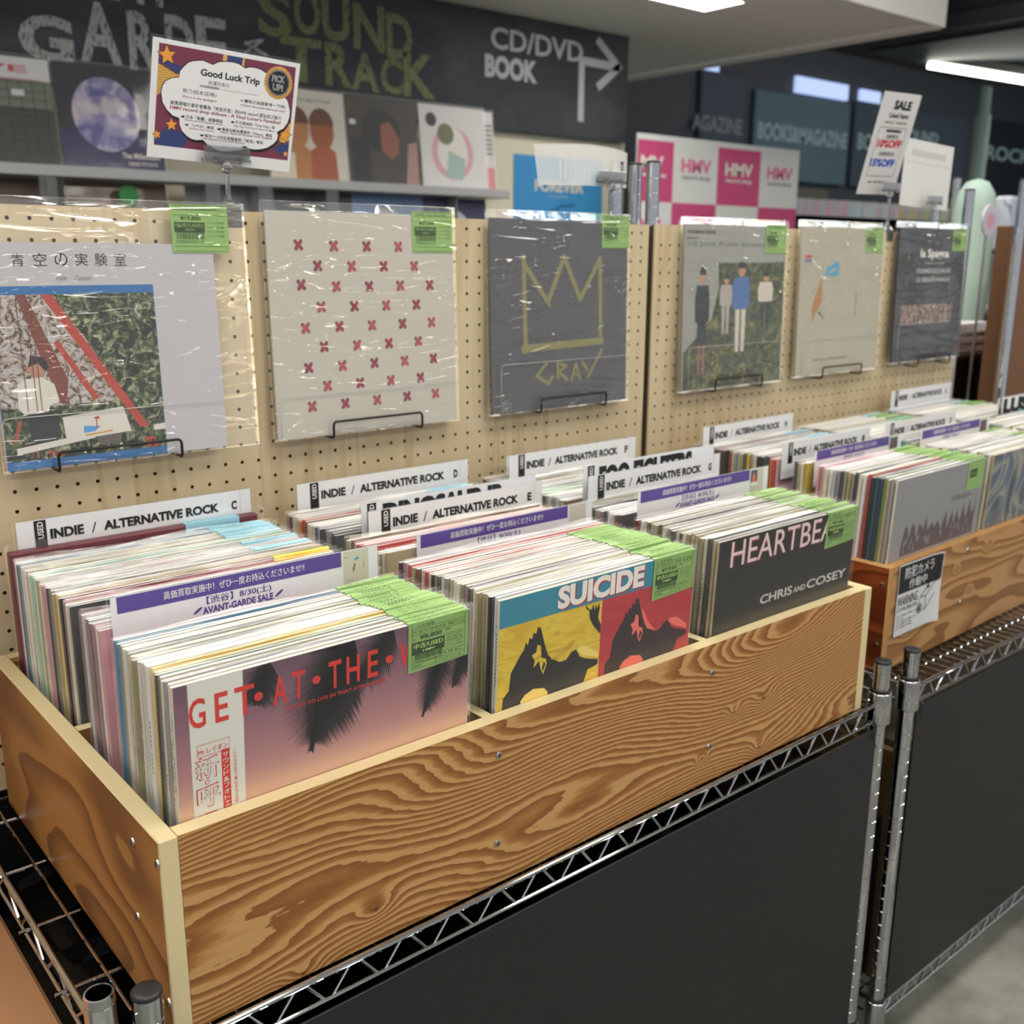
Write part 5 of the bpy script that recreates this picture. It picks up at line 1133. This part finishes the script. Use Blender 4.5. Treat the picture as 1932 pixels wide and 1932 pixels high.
def c_dark(a):
    a.disc(.15, .20, .085, .0004, 0, 24, .075); a.poly([(.19, .235), (.215, .20), (.235, .165), (.225, .15), (.222, .12), (.19, .10), (.15, .13), (.15, .22)], .0003, 1); a.rect(.02, .01, .10, .17, .0005, 2); a.poly([(.25, .01), (.31, .01), (.31, .17), (.27, .16), (.26, .09)], .0003, 3); a.rect(.012, .27, .05, .30, .0003, 4); a.rect(.02, .215, .045, .232, .0003, 5); return [P('print_dark_slate'), P('ruddy_profile', (150, 94, 76), .5), P('print_charcoal'), P('dusty_rose', (176, 140, 132), .5), P('print_olive_dark', (84, 80, 34), .5), white_paper]
display_record(1.790, .7225, 'back wall record with dark bowed head, olive corner mark', P('cover_umber', (70, 66, 66), .5), c_dark, seed=54)
def c_ring(a):
    ring(a, .15, .14, .075, .10, .0004, 0, 30); a.disc(.15, .15, .07, .0003, 1, 20, .09); a.disc(.12, .21, .04, .0001, 2, 16); a.disc(.055, .26, .026, .0003, 3, 16); a.poly([(.11, .05), (.19, .04), (.21, .12), (.13, .15)], .0, 4); return [P('print_rose_ring', (222, 170, 184), .5), P('print_offwhite'), P('print_moss_hair', (120, 122, 92), .5), P('print_charcoal'), P('print_pale_teal', (170, 196, 190), .5)]
display_record(2.118, .7225, 'back wall record with white cover and pink ring picture', P('cover_bright_white', (226, 224, 224), .5), c_ring, seed=55)
def c_edge(a):
    for k in range(7): a.rect(.25, .15 + k * .018, .31, .158 + k * .018, .0004, 0)
    a.rect(.24, .01, .312, .10, .0004, 1); return [P('print_soft_grey'), P('print_pinkish', (220, 150, 156), .5)]
display_record(2.190, .7225, 'back wall record mostly hidden behind the pink ring cover, striped right edge', P('cover_bright_white'), c_edge, y=2.635, seed=56)
# lower row, cut off by the pegboard
def c_plain(c1, c2):
    def f(a): a.rect(.01, .15, .305, .30, .0004, 0); a.disc(.15, .2, .07, .0002, 1, 18); return [c1, c2]
    return f
LOWX = (('back wall lower record with brown cover, left', .42, (96, 74, 62), (116, 88, 72)), ('back wall lower record with brown photo cover and green badge', .80, (108, 84, 70), (128, 104, 88)), ('back wall lower record with grey silver cover', 1.18, (150, 154, 158), (196, 198, 200)),
        ('back wall lower record with charcoal cover', 1.50, (70, 72, 78), (80, 82, 88)), ('back wall lower record with pale blue sky cover', 1.815, (120, 150, 196), (190, 180, 190)), ('back wall lower record with navy cover and white arc', 2.13, (60, 62, 104), (214, 214, 226)))
for k, (lb, x_, c1_, c2_) in enumerate(LOWX):
    display_record(x_, .383, lb, P('lower_cover_%s' % 'abcdef'[k], c1_, .5), c_plain(P('lower_cover_%s' % 'abcdef'[k]), P('lower_motif_%s' % 'abcdef'[k], c2_, .5)), seed=60 + k)
sh2 = thing('wall_shelf', 'lower grey ledge on the back wall, mostly hidden by the pegboard', 'shelf', (-.6, 2.55, .360)); q = MB(); q.bbox(0, 3.10, 0, .16, 0, .020, .002); q.bbox(0, 3.1, -.006, 0, 0, .032, .002); q.build('ledge', grey_metal, sh2)
t = thing('round_badge', 'round green badge on the brown record of the lower back row', 'badge', (.975, 2.585, .655)); q = MB(); q.lathe([(0, 0), (.030, 0), (.032, .002), (.030, .004), (0, .004)], n=24); q.build('disc', P('badge_green', (40, 130, 60), .4), t, rot=(math.pi / 2, 0, 0))
# clear display ledges (acrylic holders) glinting under the shelf
for k, x_ in enumerate((.70, 1.215, 1.40, 1.66)):
    t = thing('acrylic_holder', 'clear acrylic holder glinting below the back wall ledge, %s from the left' % NTH[k], 'holder', (x_, 2.548, .58), 0, 'clear holders below the back ledge'); q = MB(); q.bbox(0, .05, 0, .002, 0, .12, .0005); q.bbox(0, .05, -.03, 0, .0, .002, .0005); q.bbox(.0, .05, -.03, -.028, 0, .03, .0005); q.build('bent_plate', clear_pl, t)

# blue poster and pink checkered banner
t = thing('wall_poster', 'bright sky blue poster behind the translucent card', 'poster', (2.755, 2.825, .52)); q = MB(); q.bbox(0, .54, 0, .004, 0, .385, .001); q.build('sheet', P('poster_sky_blue', (70, 160, 224), .5), t)
a = MB(); a.text('FOREVER', .12, .235, .42, .285, -.0006, 0, .04); a.text('young always', .2, .21, .32, .222, -.0006, 0); stroke(a, [(.22, .15), (.28, .175), (.36, .18)], .012, -.0006, 1); a.build('lettering', [P('print_offwhite'), P('poster_dusk_blue', (60, 110, 160), .5)], t)
t = thing('checkered_banner', 'pink and white checkered shop banner with repeated three-letter logo', 'banner', (3.205, 2.52, .40)); W_, H_ = 1.19, .60
for x_ in (.25, .95):
    a = MB(); a.tube((x_, .02, .5), (x_, .02, -.40 - .93), .010, 8); a.box(x_ - .03, x_ + .03, -.15, .20, -.40 - .93, -.40 - .92); a.build('stand_leg', grey_metal, t)
a = MB(); a.bbox(0, W_, 0, .012, 0, H_, .002); a.build('sheet', P('banner_white', (226, 228, 226), .5), t)
pk = P('banner_pink', (206, 76, 128), .5); CX = (-.095, .235, .548, .872, 1.19); ZZ = (.0, .045, .315, .575)
for i in range(4):
    for j in range(3):
        if (i + j) % 2 == 0:
            q = MB(); q.rect(max(CX[i], 0), ZZ[j], CX[i + 1], ZZ[j + 1] , -.0008); q.build('square', pk, t)
            
a = MB()
for i in range(4):
    for j in (1, 2):
        a = MB(); pinkbg = (i + j) % 2 == 0; m_ = 0 if pinkbg else 1; x_ = CX[i] + .055; z_ = ZZ[j] + .10
        if i == 0: a.text('MV', .02, z_ + .035, .17, z_ + .095, -.0016, m_, .04); a.text('record shop', .02, z_, .19, z_ + .026, -.0016, m_, .03)
        else: a.text('HMV', x_, z_ + .035, x_ + .21, z_ + .095, -.0016, m_, .04); a.text('record shop', x_ + .005, z_, x_ + .205, z_ + .026, -.0016, m_ if pinkbg else 2, .03)
        a.build('logo_lettering', [P('print_offwhite'), P('logo_pink', (226, 120, 160), .5), P('logo_grey', (150, 150, 150), .5)], t)

# ------------------------------------------------------------------ far end of the shop
teal = P('dusty_teal_panel', (100, 130, 146), .6)
def fascia(x0, x1, z0, z1, label, words_, y=5.25, m_=teal):
    t = thing('section_sign', label, 'sign', (x0, y, z0)); a = MB(); a.bbox(0, x1 - x0, 0, .05, 0, z1 - z0, .01); a.build('panel', m_, t)
    a = MB()
    for s, a0, a1, b0, b1, k in words_: a.text(s, a0 - x0, b0 - z0, a1 - x0, b1 - z0, -.003, k, .03)
    a.build('lettering', [P('sign_pale_blue', (176, 208, 216), .6), P('sign_grey_letters', (150, 158, 166), .6)], t)
fascia(6.82, 7.40, 1.15, 1.98, 'dark slate section sign panel, first beyond the pink banner, grey lettering', [('AGAZINE', 6.72, 7.38, 1.50, 1.63, 1)], m_=P('deep_slate_panel', (78, 94, 110), .6))
fascia(7.55, 9.02, 1.15, 1.90, 'teal section sign panel lettered BOOKS & MAGAZINE', [('BOOKS&MAGAZINE', 7.60, 9.0, 1.49, 1.635, 0)])
fascia(9.12, 11.3, 1.15, 1.95, 'teal section sign panel half hidden by the SALE strip', [('BOOK', 9.18, 9.75, 1.50, 1.66, 0), ('SOUND', 10.0, 10.7, 1.64, 1.76, 0)], m_=P('deep_slate_panel'))
fascia(11.75, 13.8, 1.15, 2.0, 'dark section sign panel lettered ROCK at the right edge', [('ROCK', 11.78, 12.9, 1.56, 1.72, 0)], m_=P('near_black_panel', (44, 52, 62), .6))
glow = P('lit_screen', (190, 200, 230), .5, emit=(170, 190, 235), estr=1.1)
for x0, x1, z0, z1, lb in ((8.15, 8.98, 1.93, 2.07, 'pale lit display above the BOOKS sign'), (9.20, 9.55, 1.94, 2.06, 'small pale lit display left of the SALE strip'), (6.88, 7.05, 1.98, 2.10, 'small bluish lit display near the soffit')):
    t = thing('lit_display', lb, 'screen', (x0, 5.26, z0)); q = MB(); q.bbox(0, x1 - x0, 0, .04, 0, z1 - z0, .005); q.build('panel', glow, t)
greyp = P('dull_olive_grey', (120, 120, 108), .7)
for x0, x1, lb in ((7.6, 8.75, 'pale low wall panel below the BOOKS sign'), (10.7, 11.6, 'grey low wall panel right of the white notice')):
    t = thing('wall_panel', lb, 'panel', (x0, 5.25, .2)); q = MB(); q.bbox(0, x1 - x0, 0, .05, 0, .9, .005); q.build('board', greyp, t)
# disc racks with pastel spines
rk = thing('disc_shelf', 'black shelf of pastel disc cases beyond the pink banner', 'shelf', (6.15, 4.0, -.93)); q = MB()
q.box(0, 3.1, 0, .02, 0, 1.71); q.box(0, 3.1, .0, .2, 1.66, 1.695); q.box(0, .02, 0, .2, 0, 1.9); q.box(3.08, 3.1, 0, .2, 0, 1.9); q.build('frame', P('black_shelf', (30, 32, 36), .5), rk)
pastels = [(190, 214, 196), (206, 222, 232), (212, 206, 226), (234, 190, 204), (196, 220, 228), (226, 226, 220), (180, 196, 214), (228, 160, 184), (190, 204, 150), (170, 178, 190)]
r2 = random.Random(8); x_ = 6.19; k = 0
while x_ < 9.2:
    w_ = r2.choice((.024, .03, .036)); c_ = pastels[(int(x_ * 3.3) + r2.randrange(3)) % 10]; q = MB(); q.box(0, w_ - .002, 0, .12, 0, .135 + r2.uniform(-.004, .004)); q.box(.004, w_ - .006, -.0006, 0, .095, .115, 1)
    o = q.build('disc_case', [P('case_%d' % pastels.index(c_), c_, .4), P('case_label', (214, 214, 214), .5)], loc=(x_, 4.0, .7655)); tag(o, 'pastel disc case, %s from the left on the black far shelf' % ordinal(k + 1), 'disc case', 'disc cases on the far shelf'); x_ += w_; k += 1
# pale green pillar and pipes
mint = P('mint_paint', (172, 196, 186), .6); 
t = thing('pillar', 'thin pale green pillar far behind at the right', 'pillar', (6.95, 2.876, Z_FLOOR)); q = MB(); q.lathe([(.05, 0), (.05, 2.34), (.036, 2.35), (.036, 3.68)], n=20); q.build('shaft', mint, t, True)
t = thing('rounded_column', 'pale green rounded column right of the white notice', 'column', (3.10, .92, Z_FLOOR)); q = MB(); q.lathe([(.064, 0), (.064, 1.56), (.056, 1.61), (.034, 1.645), (0, 1.655)], n=24); q.build('shaft', mint, t, True)
t = thing('ventilation_duct', 'black square duct box hanging high at the top right corner', 'duct', (4.70, 1.55, 1.50)); q = MB(); q.bbox(0, 1.6, 0, .9, .09, 1.3, .01); q.bbox(-.12, 1.7, -.1, 1.0, .0, .07, .005); q.build('housing', P('duct_black', (30, 36, 44), .5), t)
q = MB(); q.bbox(.05, 1.5, .05, .85, -.012, -.002, .002); q.build('grille', P('duct_teal', (60, 74, 82), .5), t)
t = thing('emergency_lamp', 'small round red lamp on the black duct', 'lamp', (4.99, 1.546, 1.66)); q = MB(); q.lathe([(0, 0), (.03, 0), (.028, .015), (.018, .024), (0, .027)], n=20); q.build('lens', P('red_lens', (190, 70, 60), .3, emit=(200, 60, 50), estr=.25), t, rot=(math.pi / 2, 0, 0))
# fluorescent batten
t = thing('fluorescent_light', 'long bright fluorescent tube hanging at the top right', 'light', (5.225, 2.334, 1.475)); d_ = Vector((.42, -.385, -.088)) * 1.0
q = MB(); q.tube((0, 0, 0), d_, .020, 12); q.build('tube', P('lit_tube', (255, 255, 250), .5, emit=(255, 252, 240), estr=6), t)
q = MB(); q.tube((-.02, .01, .04), d_ + Vector((.02, .01, .04)), .03, 4); q.build('housing', P('lamp_housing', (150, 154, 146), .5), t)
# right end: stacked white sheets, dark records, brown shelf with post
t = None
for k in range(9):
    q = MB(); q.box(0, .24, 0, .28, 0, .0085); o = q.build('paper_stack', P('stacked_paper_%d' % (k % 2), ((232, 228, 234), (214, 210, 220))[k % 2], .5), loc=(2.735 + (k % 3) * .006, .75, .2005 + k * .0095), rot=(0, 0, .05 * (k % 3))); tag(o, 'white packet right of the far pegboard, %s from the bottom of the pile' % NTH[k], 'packet', 'white packets piled right of the far pegboard')
t = thing('side_table', 'dark stand under the pile of white packets', 'table', (2.70, .73, Z_FLOOR)); q = MB(); q.bbox(0, .36, 0, .42, 1.112, 1.129, .003); q.build('top', P('dark_wood', (56, 42, 34), .5), t)
for x_, y_ in ((.01, .01), (.33, .01), (.01, .39), (.33, .39)): q = MB(); q.box(0, .02, 0, .02, 0, 1.112); q.build('leg', P('dark_wood'), t, loc=(x_, y_, 0))
for k in range(14):
    q = MB(); q.box(0, .0045, 0, .30, 0, .135); o = q.build('stored_record', P('dark_spine_%d' % (k % 3)), loc=(2.735 + k * .020, .765, .0405)); tag(o, 'dark upright record below the white packets, %s from the left' % ordinal(k + 1), 'record', 'dark records right of the far pegboard')
t = thing('low_shelf', 'dark ledge under the upright dark records right of the pegboard', 'shelf', (2.722, .753, .022)); q = MB(); q.bbox(0, .306, 0, .36, 0, .018, .002); q.build('board', P('dark_wood'), t)
t = thing('wooden_shelf_unit', 'brown wooden shelf side at the right edge of the view', 'shelf', (2.475, .50, Z_FLOOR)); q = MB(); q.bbox(0, .9, 0, .04, 0, 1.49, .002); q.bbox(.86, .9, .04, .4, 0, 1.49, .002); q.build('panel', P('walnut_brown', (122, 84, 56), .5), t)
t = thing('chrome_post', 'blurred grooved chrome post in front of the brown shelf at the right edge', 'post', (2.452, .47, Z_FLOOR)); post(t, 0, 0, 0, 1.60)
for x_, y_, z_, lb in ((2.70, .835, .69, 'blurred thin chrome post behind the white notice'), (3.16, 1.02, .735, 'blurred chrome post left of the pale green pillar')):
    t = thing('chrome_post', lb, 'post', (x_, y_, Z_FLOOR)); post(t, 0, 0, 0, z_ - Z_FLOOR)
t = thing('hanging_badge', 'round pale sign with pink middle, right of the black wall record', 'sign', (2.793, .72, .545)); q = MB(); q.lathe([(0, 0), (.045, 0), (.045, .006), (0, .006)], n=24); q.build('disc', P('badge_pale', (206, 204, 220), .5), t, rot=(math.pi / 2, 0, 0), loc=(0, 0, .04)); q = MB(); q.disc(0, .04, .022, -.007, 0, 18); q.build('emblem', P('badge_pinkish', (220, 168, 186), .5), t)
q = MB(); q.tube((0, .003, -.005), (0, .003, -.6), .004, 8); q.build('stem', grey_metal, t)
t = thing('patterned_bag', 'pale blue patterned bag at the far right', 'bag', (3.30, .90, .50)); q = MB(); q.bbox(0, .16, 0, .06, 0, .18, .01); q.build('body', grad('bag_pattern', [(.4, (170, 186, 206)), (.55, (206, 212, 222)), (.6, (120, 140, 176))], (1, 1, 1), 1), t)
t = thing('display_cabinet', 'pale blue grey cabinet of shelves at the far right', 'cabinet', (3.25, 1.05, Z_FLOOR)); q = MB(); q.bbox(0, .6, 0, .35, 0, 1.42, .005); q.build('body', P('blue_grey_cabinet', (132, 146, 152), .5), t)
for z_ in (.62, .95, 1.22):
    q = MB(); q.bbox(-.02, .6, -.06, 0, 0, .02, .002); q.build('shelf_board', P('pale_shelf_edge', (196, 200, 202), .5), t, loc=(0, 0, z_))
for z_ in (.66, 1.0):  # flat dark plates painted as the shade inside open shelves
    q = MB(); q.box(.08, .5, -.004, 0, 0, .2); q.build('recess_shade', P('recess_shade_dark', (52, 58, 66), .5), t, loc=(0, 0, z_))
